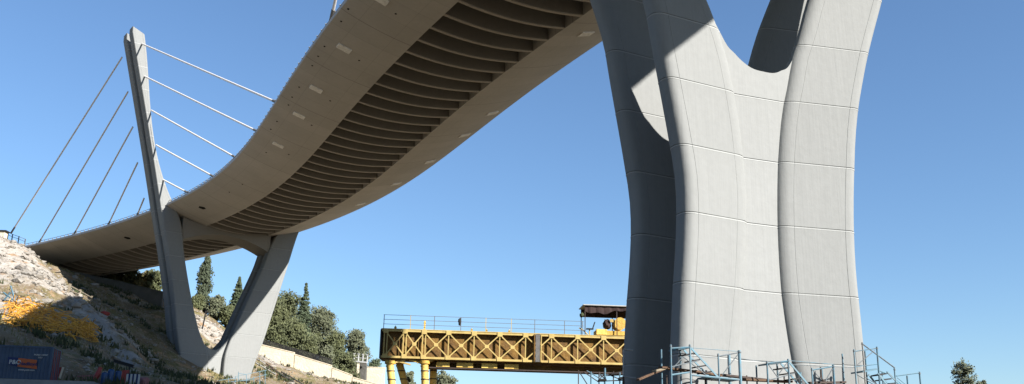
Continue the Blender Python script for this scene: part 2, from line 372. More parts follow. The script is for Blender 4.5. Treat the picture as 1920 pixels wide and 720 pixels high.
for px, py in [(380,388),(238,445)]:
    s, u = su(px, py); V = []
    for a, b in [(-.9,-.35),(0,-.55),(.8,.1),(.3,.6),(-.6,.4)]: V.append(dk(s+a, u+b, belly(u+b)-.02)); 
    for a, b in [(-.9,-.35),(0,-.55),(.8,.1),(.3,.6),(-.6,.4)]: V.append(dk(s+a, u+b, belly(u+b)-.05))
    mb.add(V, [(4,3,2,1,0),(5,6,7,8,9)]+[(k,(k+1)%5,5+(k+1)%5,5+k) for k in range(5)])
for px, py in [(653,17),(741,27),(639,41),(610,85),(597,105),(585,124),(673,114),(562,162),(548,182),(541,197),(620,188),(520,227),(508,242),(584,235),(541,290),(500,285),(430,360),(455,345)]:
    s, u = su(px, py); c = Vector(dk(s, u, belly(u))); mb.tube(c+Vector((0,0,.05)), c-Vector((0,0,.05)), .13, .13, 8)
tag(mb.build('tie_holes', 'hole', deck), None, None, None, 'stuff')
# parapet railing: short stanchions and two rails at each edge
for sg in (-1, 1):
    mb = MB()
    for s in np.arange(6, sN+25, 1.7):
        a = dk(s, sg*13.75, .06); mb.bar(a, dk(s, sg*13.9, .42), .12, .12)
    tag(mb.build('edge_stanchions', 'steel', deck), None, None, None, 'stuff')
    mb = MB()
    ss = np.arange(6, sN+25, 2.0)
    for z in (.5,):
        for a, b in zip(ss[:-1], ss[1:]): mb.bar(dk(a, sg*13.7, z), dk(b, sg*13.7, z), .07)
    mb.build('edge_rail', 'steel', deck)
# ------------------------------------------------------------------ pylons
def ringprof(uo, ui, nf, nb, r, grooves=True):
    # closed loop in (u, n); uo = outer, ui = inner (either order), nf front, nb back
    a, b = min(uo, ui), max(uo, ui); r = min(r, (b-a)/2-.05, (nf-nb)/2-.02); P = []
    K = 6
    for cx, cy, t0 in ((b-r, nf-r, 90), (b-r, nb+r, 0), (a+r, nb+r, -90), (a+r, nf-r, -180)):
        if t0 == 90 and grooves:
            g1, g2 = a+r+.25, b-r-.25
            for gu in (g1, g2):
                P += [(gu-.03, nf), (gu-.005, nf-.02), (gu+.005, nf-.02), (gu+.03, nf)]
        for k in range(K+1):
            t = R(t0-90*k/K); P.append((cx+r*math.cos(t), cy+r*math.sin(t)))
    return P
def pylon(C2, th, Lo, Li, Ri, Ro, webtop, zb, zweb, joints, label, group, ztop=79.0, zmast=45.5, jd=.045, rear=(-.8, -3.0), front=(3.0, .8), skew=.72, crad=.72):
    w = np.array([math.cos(th), math.sin(th)]); nn = np.array([math.sin(th), -math.cos(th)])
    root = empty('bridge_pylon', (*C2, zb), label, 'pylon', group)
    def P3(u, n, z): q = C2+w*u+nn*n; return (q[0], q[1], z)
    fLo, fLi, fRi, fRo = map(crom, (Lo, Li, Ri, Ro))
    zs = sorted(set([round(z, 3) for z in np.arange(zb, ztop+.01, 1.2)]+[ztop]))
    def levels(z1, z0=zb):
        L = []
        js = [j for j in joints if z0 < j < z1-.2]
        for z in zs:
            if z0 <= z <= z1 and all(abs(z-j) > .16 for j in js): L.append((z, 0))
        for j in js: L += [(j-.10, 0), (j-.085, -.012), (j-.01, -.012), (j, jd), (j+.03, jd), (j+.045, 0)]
        return sorted(L)
    def leg(fo, fi, nf, nb, name):
        LV = levels(ztop); prev = None; mb = MB(); V = []; n = None
        for z, ins in LV:
            uo, ui = fo(z), fi(z); sgn = 1 if ui > uo else -1
            prof = ringprof(uo+sgn*ins, ui-sgn*ins, nf-ins, nb+ins, crad if z < zmast else max(.2, crad-(z-zmast)*.3))
            # slanted mast head
            prof = [(u, q-skew*max(0, min(1, abs(u-uo)/max(.1, abs(ui-uo))))*(q-nb)/(nf-nb)*(1 if z < zmast-3 else max(0, (zmast-z)/3))) for u, q in prof]
            n = len(prof); V += [P3(u, q, z + (0 if z < ztop-.1 else (.9*(u-uo)*sgn*-.5+.9))) for u, q in prof]
        Fc = []
        for i in range(len(LV)-1):
            for k in range(n): a = i*n+k; b = i*n+(k+1)%n; Fc.append((b, a, a+n, b+n))
        Fc += [tuple(range(n)), tuple((len(LV)-1)*n+k for k in range(n-1, -1, -1))]
        mb.add(V, Fc); return mb.build(name, 'leg', root, 20)
    wt = crom(webtop)
    for nf, nb in (front, rear):
        leg(fLo, fLi, nf, nb, 'leg'); leg(fRo, fRi, nf, nb, 'leg')
        # recessed web panel between the legs, with the saddle on top
        mb = MB(); ts = np.linspace(0, 1, 49)
        ts = .5-.5*np.cos(ts*math.pi)
        zl = levels(zweb-.3)
        rows = zl+[(None, k/14) for k in range(0, 15)]
        base_top = zl[-1][0]+.0
        V = []
        for side, nn_ in ((1, nf-1.02), (-1, nb+.15)):
            for z, ins in rows:
                for t in ts:
                    i_ = 0
                    if z is None:
                        zt = wt(t); zz = base_top+(zt-base_top)*(.02+.98*ins); i_ = 0
                    else: zz = z; i_ = ins
                    a, b = fLi(zz)-.45, fRi(zz)+.45
                    V.append(P3(a+(b-a)*t, nn_-side*i_, zz))
        nr, nt_ = len(rows), len(ts); Fc = []
        o = nr*nt_
        for i in range(nr-1):
            for k in range(nt_-1):
                a = i*nt_+k; Fc += [(a, a+1, a+nt_+1, a+nt_), (o+a+1, o+a, o+a+nt_, o+a+nt_+1)]
        a = (nr-1)*nt_
        for k in range(nt_-1): Fc.append((a+k, a+k+1, o+a+k+1, o+a+k))
        mb.add(V, Fc); mb.build('web_panel', 'pier', root, 32)
    # masts: web joining the two flanges above the deck, stopping short of the top
    for fo, fi, sg in ((fLo, fLi, 1), (fRo, fRi, -1)):
        mb = MB(); V = []; zz = np.arange(zmast-3.6, ztop-.6, 1.2)
        for z in zz:
            a = fo(z)+sg*.55; b = fi(z)-sg*.35
            V += [P3(a, front[1]+.05, z), P3(b, front[1]+.05, z), P3(b, rear[0]-.05, z), P3(a, rear[0]-.05, z)]
        Fc = [(i*4+k, i*4+(k+1)%4, i*4+4+(k+1)%4, i*4+4+k) for i in range(len(zz)-1) for k in range(4)]+[(3,2,1,0), tuple(len(V)-4+k for k in range(4))]
        mb.add(V, Fc); mb.build('mast_web', 'pier', root, 32)
    # crossbeam under the deck with an arched soffit
    mb = MB(); V = []; K = 24
    for k in range(K+1):
        t = k/K; z0 = 41.3; u = (fLi(z0)-.3)+t*((fRi(z0)+.3)-(fLi(z0)-.3)); q = abs(2*t-1)
        zbm = 43.1-2.1*q**2; zt = H+belly(u)+.15
        V += [P3(u, 2.6, zt), P3(u, 2.6, zbm), P3(u, -2.6, zbm), P3(u, -2.6, zt)]
    Fc = [(i*4+k, i*4+(k+1)%4, i*4+4+(k+1)%4, i*4+4+k) for i in range(K) for k in range(4)]+[(3,2,1,0), tuple(len(V)-4+k for k in range(4))]
    mb.add(V, Fc); mb.build('crossbeam', 'rib', root, 32)
    return root, P3, (fLo, fLi, fRi, fRo)
jn = [2.8+4.333*k for k in range(10)]
mastL = [(49,-15.0),(80,-24)]; mastR = [(49,15.0),(80,24)]
nearP, N3, nf_ = pylon(NPC, NTH,
    [(-2,-8.1),(0,-7.8),(5.9,-7.2),(7.5,-7.09),(10.6,-6.87),(13.9,-6.56),(16.2,-6.43),(18.6,-6.51),(20.6,-6.82),(24,-7.41),(27.2,-7.98),(29.4,-8.35),(33,-9.5),(38,-11.2),(46,-14.1)]+mastL,
    [(-2,-3.9),(0,-3.6),(6.2,-2.72),(7.8,-2.46),(11,-1.95),(12.7,-1.75),(15.5,-1.49),(17.5,-1.38),(19.6,-1.46),(22.1,-1.65),(24.45,-1.97),(26.8,-2.4),(30.4,-3.6),(33,-4.8),(38,-7.0),(45,-9.9),(48.5,-12.5),(80,-21.6)],
    [(-2,2.9),(0,2.6),(6,1.62),(7,1.35),(9,1.06),(11.3,.83),(13.3,.77),(15.5,.79),(17.5,.88),(20,1.09),(21.8,1.33),(23.7,1.66),(25.7,2.21),(27.9,2.79),(29.4,3.41),(32,4.3),(38,6.9),(45,9.9),(48.5,12.5),(80,21.6)],
    [(-2,7.1),(0,7.0),(6.7,6.46),(10,6.36),(13.4,6.26),(17,6.42),(20.7,6.83),(22.6,7.09),(24.6,7.49),(26.6,8.03),(28.7,8.67),(30.8,9.42),(33,10.24),(38,11.7),(46,14.1)]+mastR,
    [(0,30.9),(.05,29.5),(.1,28.2),(.2,27.35),(.35,26.65),(.55,26.42),(.8,26.7),(.92,27.4),(1,29.2)], -1, 26.3, jn,
    'tall grey concrete bridge pylon at right with curved legs and a U-shaped saddle', 'bridge pylons', rear=(-3.3, -4.9), front=(3.0, 1.3))
jf = [11.8+4.333*k for k in range(8)]
farP, F3, ff_ = pylon(FPC, FTH,
    [(8,-5.0),(12,-5.7),(17.7,-6.7),(24,-8.3),(30,-9.5),(38,-11.5),(46,-13.7),(49,-14.5),(80,-23.2)],
    [(8,-1.6),(12,-1.6),(17,-1.8),(21,-2.3),(24,-3.9),(27,-5.1),(30,-6.1),(38,-8.4),(45,-10.1),(48.5,-12.2),(80,-20.9)],
    [(8,1.3),(12,1.1),(17,1.0),(21,1.1),(24,1.9),(27,2.9),(30,3.95),(38,6.8),(45,9.2),(48.5,12.0),(80,20.9)],
    [(8,5.0),(12,5.7),(17.7,6.5),(24,8.3),(30,9.8),(38,11.7),(46,13.6),(49,14.5),(80,23.2)],
    [(0,24.4),(.08,23.0),(.2,22.1),(.35,21.65),(.5,21.55),(.65,21.8),(.8,22.6),(.92,23.8),(1,25.2)], 8, 21.4, jf,
    'far grey pylon on the hillside, its left mast rising above the deck', 'bridge pylons', skew=.05, crad=.32)
# ------------------------------------------------------------------ stay cables
def plane_hit(px, py, C2, th, n):
    w = np.array([math.cos(th), math.sin(th)]); nn = np.array([math.sin(th), -math.cos(th)]); c = C2+nn*n
    d = ray(px, py); t = np.dot(c, nn)/np.dot(d[:2], nn); return d*t
def cable(a, b, label, r=.15):
    e = empty('stay_cable', b, label, 'cable', 'stay cables')
    a = Vector(a); b = Vector(b); mb = MB(); mb.tube(a, b, r, r, 8); mb.build('sheath', 'cable', e, 40)
    mb = MB(); d = (a-b).normalized(); mb.tube(b-d*.3, b+d*1.6, r*1.35, r*1.25, 8); mb.build('anchor_sleeve', 'steel', e, 40)
ordw = ['topmost', 'second from the top', 'middle', 'second from the bottom', 'lowest']
fr = [((266,82),(517,193)),((271,143),(480,248)),((284,207),(440,296)),((293,272),(397,332)),((306,337),(350,363))]
for (a, b), w_ in zip(fr, ordw):
    A = plane_hit(*a, FPC, FTH, 2.9); p = atz(*b, H); s = s_of(p)
    cable(A, dk(s, -13.6, .1), w_+' of five pale cables from far mast right to deck')
bk = [((229,107),(22,435)),((240,172),(68,455)),((249,238),(134,440)),((258,305),(196,422)),((270,372),(256,405))]
for (a, b), w_ in zip(bk, ordw):
    A = plane_hit(*a, FPC, FTH, -2.9); p = atz(*b, H)
    s = s_of(p) if b[0] > 30 else 6
    e = dk(s, -13.6, .1) if b[0] > 30 else p
    cable(A, e, w_+' of five grey cables from far mast left towards hill')
cable(plane_hit(632,-620, NPC, NTH, -2.9) if False else N3(-22.0, -2.9, 74), dk(s_of(atz(612,42,H)), -13.7, .1), 'pale cable meeting the deck edge at the top of the view', .17)
# ------------------------------------------------------------------ light
SUN = Vector((.70, -.50, .50)).normalized()
sd = bpy.data.lights.new('sun', 'SUN'); so = bpy.data.objects.new('sun', sd); COL.objects.link(so)
sd.energy = 5.0; sd.angle = R(.53); sd.color = (1, .965, .915); so.rotation_euler = SUN.to_track_quat('Z', 'Y').to_euler()
wd = bpy.data.worlds.new('World'); sc.world = wd; wd.use_nodes = True; wn = wd.node_tree
sky = wn.nodes.new('ShaderNodeTexSky'); sky.sky_type = 'NISHITA'; sky.sun_disc = False
sky.sun_elevation = math.asin(SUN.z); sky.sun_rotation = math.atan2(SUN.x, SUN.y)
sky.air_density = 1.25; sky.dust_density = .35; sky.ozone_density = 6.0; sky.altitude = 800
bg = wn.nodes['Background']; wn.links.new(sky.outputs[0], bg.inputs[0]); bg.inputs[1].default_value = .060
sc.view_settings.view_transform = 'Standard'; sc.view_settings.look = 'None'; sc.view_settings.exposure = 1.5; sc.view_settings.gamma = 1
sc.cycles.use_denoising = True; sc.cycles.max_bounces = 8; sc.cycles.diffuse_bounces = 5
#@@DETAILS
# ------------------------------------------------------------------ trees and shrubs
def leaves(mb, c, rad, n, size, rng, flat=1.0, shell=.55):
    off = Vector((rng.uniform(0,50), rng.uniform(0,50), rng.uniform(0,50)))
    for _ in range(n):
        while True:
            v = Vector((rng.gauss(0,.52), rng.gauss(0,.52), rng.gauss(0,.52)))
            if v.length < 1.5 and noise.noise(v*2.3+off) > -.12: break
        p = Vector((c[0]+v.x*rad[0], c[1]+v.y*rad[1], c[2]+v.z*rad[2]))
        a = Vector((rng.gauss(0,1), rng.gauss(0,1), rng.gauss(0,1)*flat)).normalized(); b = a.orthogonal().normalized()
        s = size*rng.uniform(.6, 1.4)
        mb.add([p-a*s-b*s*.45, p+a*s-b*s*.45, p+a*s*.7+b*s*.5, p-a*s*.7+b*s*.5], [(0,1,2,3)])
def tree(px, base, top, wpx, Y, kind, label, group=None, name=None, m=None, cat='tree', dens=1.0, seed=None):
    rng = random.Random(seed if seed is not None else int(px*7+top)); b = at(px, base, Y); t = at(px, top, Y)
    gzz = gz(b[0], b[1]); zb = min(b[2], max(gzz, b[2]-8)) if gzz < b[2] else gzz
    Hh = t[2]-zb; W = wpx*Y/F/math.cos(PITCH)*1.0
    root = empty(name or {'cyp':'cypress_tree','spire':'conifer_tree','broad':'broadleaf_tree','shrub':'shrub'}[kind], (b[0], b[1], zb), label, cat, group)
    tr = MB(); cr = MB(); o = Vector((b[0], b[1], zb-.5)); k = Y/250
    if kind == 'cyp':
        tr.tube(o, o+Vector((0,0,Hh*.9)), .22*k+.05, .05, 7)
        for i in range(26):
            f = i/25; r = W/2*(.72+.28*math.sin(math.pi*min(1, f*1.05)))*(1-.42*f**7)*rng.uniform(.88,1.1); z = zb+Hh*(.03+.93*f)
            for q in range(3):
                an = rng.uniform(0, 6.28); leaves(cr, (b[0]+math.cos(an)*r*.45, b[1]+math.sin(an)*r*.45, z+rng.uniform(-.3,.3)), (r*.62, r*.62, Hh*.045), int(85*dens), .17*k+.05, rng, 2.5)
    elif kind == 'spire':
        tr.tube(o, o+Vector((0,0,Hh*1.02)), .26*k, .03, 7)
        n = 34
        for i in range(n):
            f = i/(n-1); z = zb+Hh*(.05+.93*f)+rng.uniform(-.15,.15); r = W/2*(1-f)**.85*rng.uniform(.8,1.15)+.12
            for q in range(7 if f < .8 else 4):
                an = rng.uniform(0, 6.28); e = Vector((b[0]+math.cos(an)*r, b[1]+math.sin(an)*r, z-r*.18)); s0 = Vector((b[0], b[1], z))
                tr.tube(s0, e, .05*k+.01, .015, 4)
                for j in range(3):
                    p = s0.lerp(e, .35+.3*j); leaves(cr, p, (.26*r+.14, .26*r+.14, .24), int(34*dens), .15*k+.05, rng, .9)
    else:
        th = Hh*(.35 if kind == 'broad' else .15)
        tr.tube(o, o+Vector((rng.uniform(-.3,.3), 0, th+.5)), .22*k+.04, .14*k+.02, 8)
        nb = 15 if kind == 'broad' else 9
        for i in range(nb):
            an = i*2.4+rng.uniform(-.5,.5); f = (i+.5)/nb; rr = W/2*rng.uniform(.25,.72)*(1-.45*f**2); z = zb+th*.7+(Hh-th*.7)*(.08+.84*f)
            c = Vector((b[0]+math.cos(an)*rr, b[1]+math.sin(an)*rr, z)); tr.tube(Vector((b[0], b[1], zb+th*.6+f*Hh*.25)), c, .09*k+.01, .03, 5)
            s = W*rng.uniform(.15,.33); leaves(cr, c, (s, s, s*rng.uniform(.6,.95)), int((620 if kind == 'broad' else 420)*dens), .17*k+.05, rng)
            for _ in range(3):
                v = Vector((rng.gauss(0,1), rng.gauss(0,1), rng.gauss(0,1))).normalized(); leaves(cr, c+v*s*1.05, (s*.32, s*.32, s*.3), int(60*dens), .14*k+.04, rng)
    tr.build('trunk', 'bark', root, 60); cr.build('crown', m or {'cyp':'cyp','spire':'dkpine','broad':'pine','shrub':'olive'}[kind], root)
    return root
G = 'trees beyond the far pylon and cream wall'
tree(376,603,481,27,252,'cyp','tall dark cypress seen between the legs of the far pylon',G)
tree(441,606,519,36,254,'spire','dark pointed conifer just left of the far pylon\'s right leg',G)
tree(402,603,556,44,250,'shrub','pale green bush between the cypress and the pointed conifer','bushes between the pylon legs',m='olive',cat='bush')
tree(424,606,574,34,246,'shrub','dark low bush at the foot of the pointed conifer','bushes between the pylon legs',m='pine',cat='bush')
tree(366,600,556,26,247,'shrub','small bush tucked against the left leg of the far pylon','bushes between the pylon legs',m='pine',cat='bush')
tree(500,655,556,54,254,'broad','rounded green pine touching the right edge of the far pylon',G)
tree(531,660,548,60,262,'broad','tallest rounded green pine in the grove right of far pylon',G)
tree(564,668,531,38,252,'spire','slender spire conifer rising above the middle of the grove',G)
tree(598,675,575,64,256,'broad','grey green leafy tree right of the slender spire conifer',G,m='olive')
tree(478,648,600,36,250,'broad','low green tree at the left end of the cream wall',G)
tree(545,668,604,56,247,'broad','mid green tree in front of the slender spire conifer',G)
tree(513,655,610,44,245,'shrub','yellow green bush just above the cream wall, nearest the pylon','bushes above the cream wall',m='pine',cat='bush')
tree(578,675,628,44,245,'shrub','bush above the cream wall below the grey green tree','bushes above the cream wall',m='pine',cat='bush')
tree(626,690,626,42,254,'broad','small rounded tree at the right end of the grove',G,m='pine')
tree(610,690,650,40,244,'shrub','dusty bush above the first step of the cream wall','bushes above the cream wall',m='olive',cat='bush')
tree(648,702,660,38,246,'shrub','bush in front of the white balustrade','bushes above the cream wall',m='pine',cat='bush')
tree(664,705,617,48,268,'broad','lone grey green tree left of the yellow truss',G,m='olive')
tree(699,712,673,26,285,'shrub','small dark bush just left of the yellow truss legs','bushes above the cream wall',m='dkpine',cat='bush')
tree(768,728,690,20,140,'shrub','thin bush seen between the yellow truss legs',None,m='olive',cat='bush')
tree(833,745,706,40,150,'broad','small treetop below the underside of the yellow truss',None,m='olive')
tree(1814,748,672,50,130,'broad','lone grey green tree at the right, clear of the pylon',None,m='olive',dens=.42,seed=12)
tree(1838,748,706,30,134,'shrub','low bush at the foot of the lone tree on the right',None,m='olive',cat='bush')
for x, b_, t_, w_, lb, mm in [(212,540,508,34,'leftmost shrub under the deck, beside the pale house','olive'),(240,545,503,36,'tallest shrub lit under the deck left of the far pylon','pine'),(264,550,511,34,'brownish shrub between the tallest shrub and the far pylon','grass'),(287,555,507,34,'shrub touching the left leg of the far pylon','pine')]:
    tree(x, b_, t_, w_, 238, 'shrub', lb, 'shrubs under the deck', m=mm, cat='bush')
# ------------------------------------------------------------------ walls, house, fence
def wall(name, m, segs, Y, thick, hgt, label, cope=True):
    a0 = at(*segs[0][0], Y); root = empty(name, (a0[0], a0[1], a0[2]-hgt), label, 'wall'); mb = MB(); mc = MB()
    for (p, q) in segs:
        A, B = Vector(at(*p, Y)), Vector(at(*q, Y)); V = []
        for P_ in (A, B):
            for dy in (0, thick):
                V += [P_+Vector((0,dy,0)), P_+Vector((0,dy,-hgt))]
        mb.add(V, [(0,1,5,4),(2,6,7,3),(0,4,6,2),(1,3,7,5),(0,2,3,1),(4,5,7,6)])
        if cope: mc.bar(A+Vector((0,thick/2,.1)), B+Vector((0,thick/2,.1)), thick+.16, .18)
    mb.build('wall_face', m, root)
    if cope: mc.build('coping', m, root)
    return root
wall('retaining_wall', 'cream', [((466,641),(552,662)),((553,665),(622,686)),((623,690),(660,704)),((661,708),(712,722))], 233, .6, 4.6, 'stepped cream stone retaining wall running down right of the far pylon')
wall('retaining_wall', 'cream', [((664,688),(722,690))], 262, .6, 6.0, 'short cream wall behind, just left of the yellow truss legs')
wall('retaining_wall', 'greywall', [((96,503),(166,516)),((166,517),(232,530)),((232,531),(306,548))], 219, .7, 3.6, 'long dark grey wall in the shade under the deck')
fr_ = empty('metal_fence', at(470,641,234.5), 'dark metal railing fence on top of the cream wall', 'fence'); mb = MB(); mr = MB()
A, B = Vector(at(468,641,234.6)), Vector(at(622,685,234.6)); nb = 150
for i in range(nb+1): p = A.lerp(B, i/nb); mb.tube(p, p+Vector((0,0,1.5)), .05, .05, 5)
for z in (.25, 1.4): mr.bar(A+Vector((0,0,z)), B+Vector((0,0,z)), .10)
mb.build('fence_bars', 'dark', fr_); mr.build('fence_rails', 'dark', fr_)
def house(c, size, rotz, label, m='cream', wins=(2,2), name='house'):
    root = empty(name, c, label, 'house'); rot = Matrix.Rotation(rotz, 3, 'Z'); sx, sy, sz = size
    mb = MB(); mb.box(Vector(c)+Vector((0,0,sz/2)), size, rot); mb.build('wall', m, root)
    mb = MB(); mb.box(Vector(c)+Vector((0,0,sz+.15)), (sx+.5, sy+.5, .3), rot); mb.build('roof', 'white', root)
    for i in range(wins[0]):
        for j in range(wins[1]):
            p = Vector(c)+rot @ Vector((-sx/2+sx*(i+.5)/wins[0], -sy/2-.02, sz*(j+.55)/wins[1]))
            mb = MB(); mb.box(p, (1.1, .08, 1.3), rot); w_ = mb.build('window', 'white', root)
            mb = MB(); mb.box(p+rot @ Vector((0,-.05,0)), (.9, .03, 1.1), rot); q = mb.build('pane', 'glass', None); q.parent = w_
            # keep the pane where it stands: its parent is a child of the house
            for v in q.data.vertices: v.co -= root.location
    return root
p = at(200, 548, 246); house((p[0], p[1], p[2]-3), (8.5, 6, 7.6), R(-10), 'pale house wall glimpsed under the deck left of the far pylon', 'white', (3,2))
# terrace with white balustrade
b0 = at(650, 690, 256); root = empty('terrace_house', b0, 'small terrace house with white balustrade and pink column behind the cream wall', 'house')
mb = MB(); a, b = Vector(at(647,676,256)), Vector(at(688,680,256)); mb.bar(a, b, 1.6, .35); mb.build('terrace_slab', 'white', root)
for i in range(6):
    q = a.lerp(b, i/5); mb = MB(); mb.tube(q, q+Vector((0,0,1.9)), .16, .16, 8); mb.box(q+Vector((0,0,1.95)), (.5,.5,.22)); mb.build('baluster', 'white', root)
mb = MB(); mb.bar(a+Vector((0,0,1.05)), b+Vector((0,0,1.05)), .14); mb.build('handrail', 'white', root)
mb = MB(); q = Vector(at(668,680,257.5)); mb.box(q+Vector((0,1.5,-2.2)), (5.0, 2.4, 4.2)); mb.build('wall', 'greywall', root)
for px_ in (662, 672): mb = MB(); q = Vector(at(px_,681,255.6)); mb.box(q+Vector((0,0,-2.0)), (.55,.5,3.9)); mb.build('column', 'pink' if px_ == 662 else 'cream', root)
# hut and rail on top of the left hill
q = Vector(at(3,452,150)); q.z = gz(q.x, q.y)-.3
root = empty('hilltop_kiosk', q, 'tiny cream kiosk with a dark flat roof on top of the left hill', 'kiosk')
zt = at(3,435,150)[2]-q.z
mb = MB(); mb.box(q+Vector((0,0,zt/2)), (1.0,1.0,zt)); mb.build('wall', 'cream', root)
mb = MB(); mb.box(q+Vector((0,0,zt+.08)), (1.5,1.4,.18)); mb.build('roof', 'dark', root)
pts_ = [raygz(px, py, 100, 200) for px, py in ((14,446),(22,450),(34,454),(46,459))]
root = empty('hilltop_railing', pts_[0], 'low dark railing on the ridge right of the tiny kiosk', 'railing')
mr = MB()
tops = []
for p in pts_:
    p = Vector(p); t_ = p+Vector((0,0,1.25)); mb = MB(); mb.bar(p-Vector((0,0,.4)), t_, .16); mb.build('post', 'greywall', root); tops.append(t_)
for z in (0, -.5): mr.poly([t_+Vector((0,0,z-.08)) for t_ in tops], .05)
mr.build('rail', 'greywall', root)
# leaning fence on the shoulder of the left hill
root = None; tops = []
for (a, b) in (((127,549),(132,532)), ((148,557),(151,543)), ((168,570),(173,555))):
    A = Vector(raygz(*a, 100, 200)); B = Vector(at(*b, A.y))
    if root is None: root = empty('wooden_fence', A, 'broken pale wooden fence leaning on the shoulder of the left hill', 'fence')
    mb = MB(); mb.bar(A-(B-A)*.4, B, .26); mb.build('post', 'wood', root); tops.append((A, B))
for f in (.35, .8):
    mb = MB(); P_ = [A.lerp(B, f) for A, B in tops]; mb.bar(P_[0], P_[1], .1, .16); mb.bar(P_[1], P_[2], .1, .16); mb.build('rail', 'wood', root)
# steel prop leaning on the left hill
A = Vector(raygz(30,574,80,180)); root = empty('steel_prop', A, 'blue grey steel prop frame leaning on the rubble left above the yellow rods', 'prop')
def sp(px, py, dy=0): return Vector(at(px, py, A.y+dy))
for a, b in (((20,536),(31,572)),((31,572),(33,556)),((6,548),(30,566)),((20,548),(8,562))):
    mb = MB(); mb.tube(sp(*a), sp(*b), .10, .10, 6); mb.build('strut', 'blue', root)
# twisted dark post on the lit slope between the pylon legs
A = Vector(raygz(379,617,190,240)); root = empty('leaning_post', A, 'thin black leaning post with a loop on the slope between the pylon legs', 'post')
mb = MB(); mb.poly([sp(379,618), sp(383,600), sp(386,583)], .16); mb.build('pole', 'dark', root)
mb = MB(); mb.poly([sp(386,583), sp(392,586), sp(390,591), sp(384,594)], .10); mb.build('loop', 'dark', root)
# ------------------------------------------------------------------ heap of yellow rods
c0 = raygz(80, 612, 80, 160); rng = random.Random(3)
hp = empty('rod_heap', c0, 'heap of tangled yellow steel rods on the left hillside above the container', 'heap')
mbs = MB()
for i in range(430):
    px = 8+166*rng.random()**.9; f = (px-8)/166; top = 573+30*f-14*math.sin(math.pi*min(1,f*1.3)); bot = 615+28*f
    A = Vector(raygz(px, rng.uniform(top+12, bot), 80, 165)); A.z += rng.uniform(-.1, 1.3)*(1-.5*f)
    an = rng.gauss(-.1, .55) if rng.random() < .6 else rng.uniform(-1.5, 1.5); L = rng.uniform(.8, 2.8)
    d = Vector((math.cos(an), rng.uniform(-.6,.6), math.sin(an)*.8))*L; A = A-d*.5
    md = A+d*.5+Vector((rng.uniform(-.2,.2),0,rng.uniform(-.1,.55))); r = rng.uniform(.03,.065)
    mbs.poly([A, A.lerp(md,.5)+Vector((0,0,.10)), md, md.lerp(A+d,.5)+Vector((0,0,.06)), A+d], r, 5)
M['rod'] = mat('yellow_rod_paint', (1.6,.84,.10), .6, 0, (.60,.22,.03), 1.8)
tag(mbs.build('yellow_rods', 'rod', hp, 50), None, None, None, 'stuff')
# ------------------------------------------------------------------ shipping container
def text_mesh(body, size, origin, ex, ey, m, name, parent, bold=.0):
    cu = bpy.data.curves.new(name, 'FONT'); cu.body = body; cu.size = size; cu.offset = bold; cu.extrude = .01
    ob = bpy.data.objects.new(name, cu); COL.objects.link(ob); dg = bpy.context.evaluated_depsgraph_get(); me = bpy.data.meshes.new_from_object(ob.evaluated_get(dg)); bpy.data.objects.remove(ob)
    ez = ex.cross(ey); o = Vector(origin)
    for v in me.vertices: v.co = o+ex*v.co.x+ey*v.co.y+ez*v.co.z-(parent.location if parent.type == 'EMPTY' else parent.parent.location)
    me.materials.clear(); me.materials.append(M[m]); q = bpy.data.objects.new(name, me); COL.objects.link(q); q.parent = parent; return q
K = Vector(at(91,716,80)); d1 = Vector((-math.cos(R(9)), -math.sin(R(9)), 0)); d2 = Vector((math.sin(R(9))*-1, math.cos(R(9)), 0)); d2 = Vector((-.156,.988,0)); up = Vector((0,0,1)); CL, CWd, CH = 6.06, 2.44, 2.75
ct = empty('shipping_container', K, 'dark blue corrugated shipping container with orange and white lettering at lower left', 'container')
def fr3(a, b, c): return K+d1*a+d2*b+up*c
rotC = Matrix((d1, d2, up)).transposed()
def cbox(mb, a0, a1, b0, b1, c0, c1): mb.box(fr3((a0+a1)/2, (b0+b1)/2, (c0+c1)/2), (a1-a0, b1-b0, c1-c0), rotC)
mb = MB()                                    # corrugated long side (both), roof
for bb, inn in ((.05, 1), (CWd-.05, -1)):
    V = []; Fc = []; n = 0; a = .16
    prof = []
    while a < CL-.2:
        prof += [(a, 0), (a+.07, .045), (a+.14, .045), (a+.21, 0)]; a += .28
    for a_, dd in prof: V += [fr3(a_, bb+inn*dd, .16), fr3(a_, bb+inn*dd, CH-.1)]
    for i in range(len(prof)-1): Fc.append((2*i, 2*i+2, 2*i+3, 2*i+1))
    mb.add(V, Fc)
mb.build('side_panel', 'container', ct)
mb = MB(); cbox(mb, .0, CL, .06, CWd-.06, CH-.09, CH-.03); mb.build('roof', 'container', ct)
mb = MB(); cbox(mb, 0, CL, .02, CWd-.02, .1, .17); mb.build('floor', 'dark', ct)
for a in (0, CL-.15):
    for b in (0, CWd-.15):
        mb = MB(); cbox(mb, a, a+.15, b, b+.15, 0, CH); mb.build('corner_post', 'container', ct)
for b in (0, CWd-.1):
    for c in (.02, CH-.12): mb = MB(); cbox(mb, .15, CL-.15, b, b+.1, c, c+.13); mb.build('side_rail', 'container', ct)
for i in range(2):
    mb = MB(); b = .16+i*1.07; cbox(mb, .03, .08, b, b+1.05, .1, CH-.1)
    dr = mb.build('door', 'container', ct)
    for q_ in (.3, .75):
        mb = MB(); mb.tube(fr3(-.02, b+q_, .12), fr3(-.02, b+q_, CH-.12), .03, .03, 6); lk = mb.build('locking_bar', 'red', None)
        for v in lk.data.vertices: v.co -= ct.location
        lk.parent = dr; lk['label'] = 'dull red locking bar on the container door'
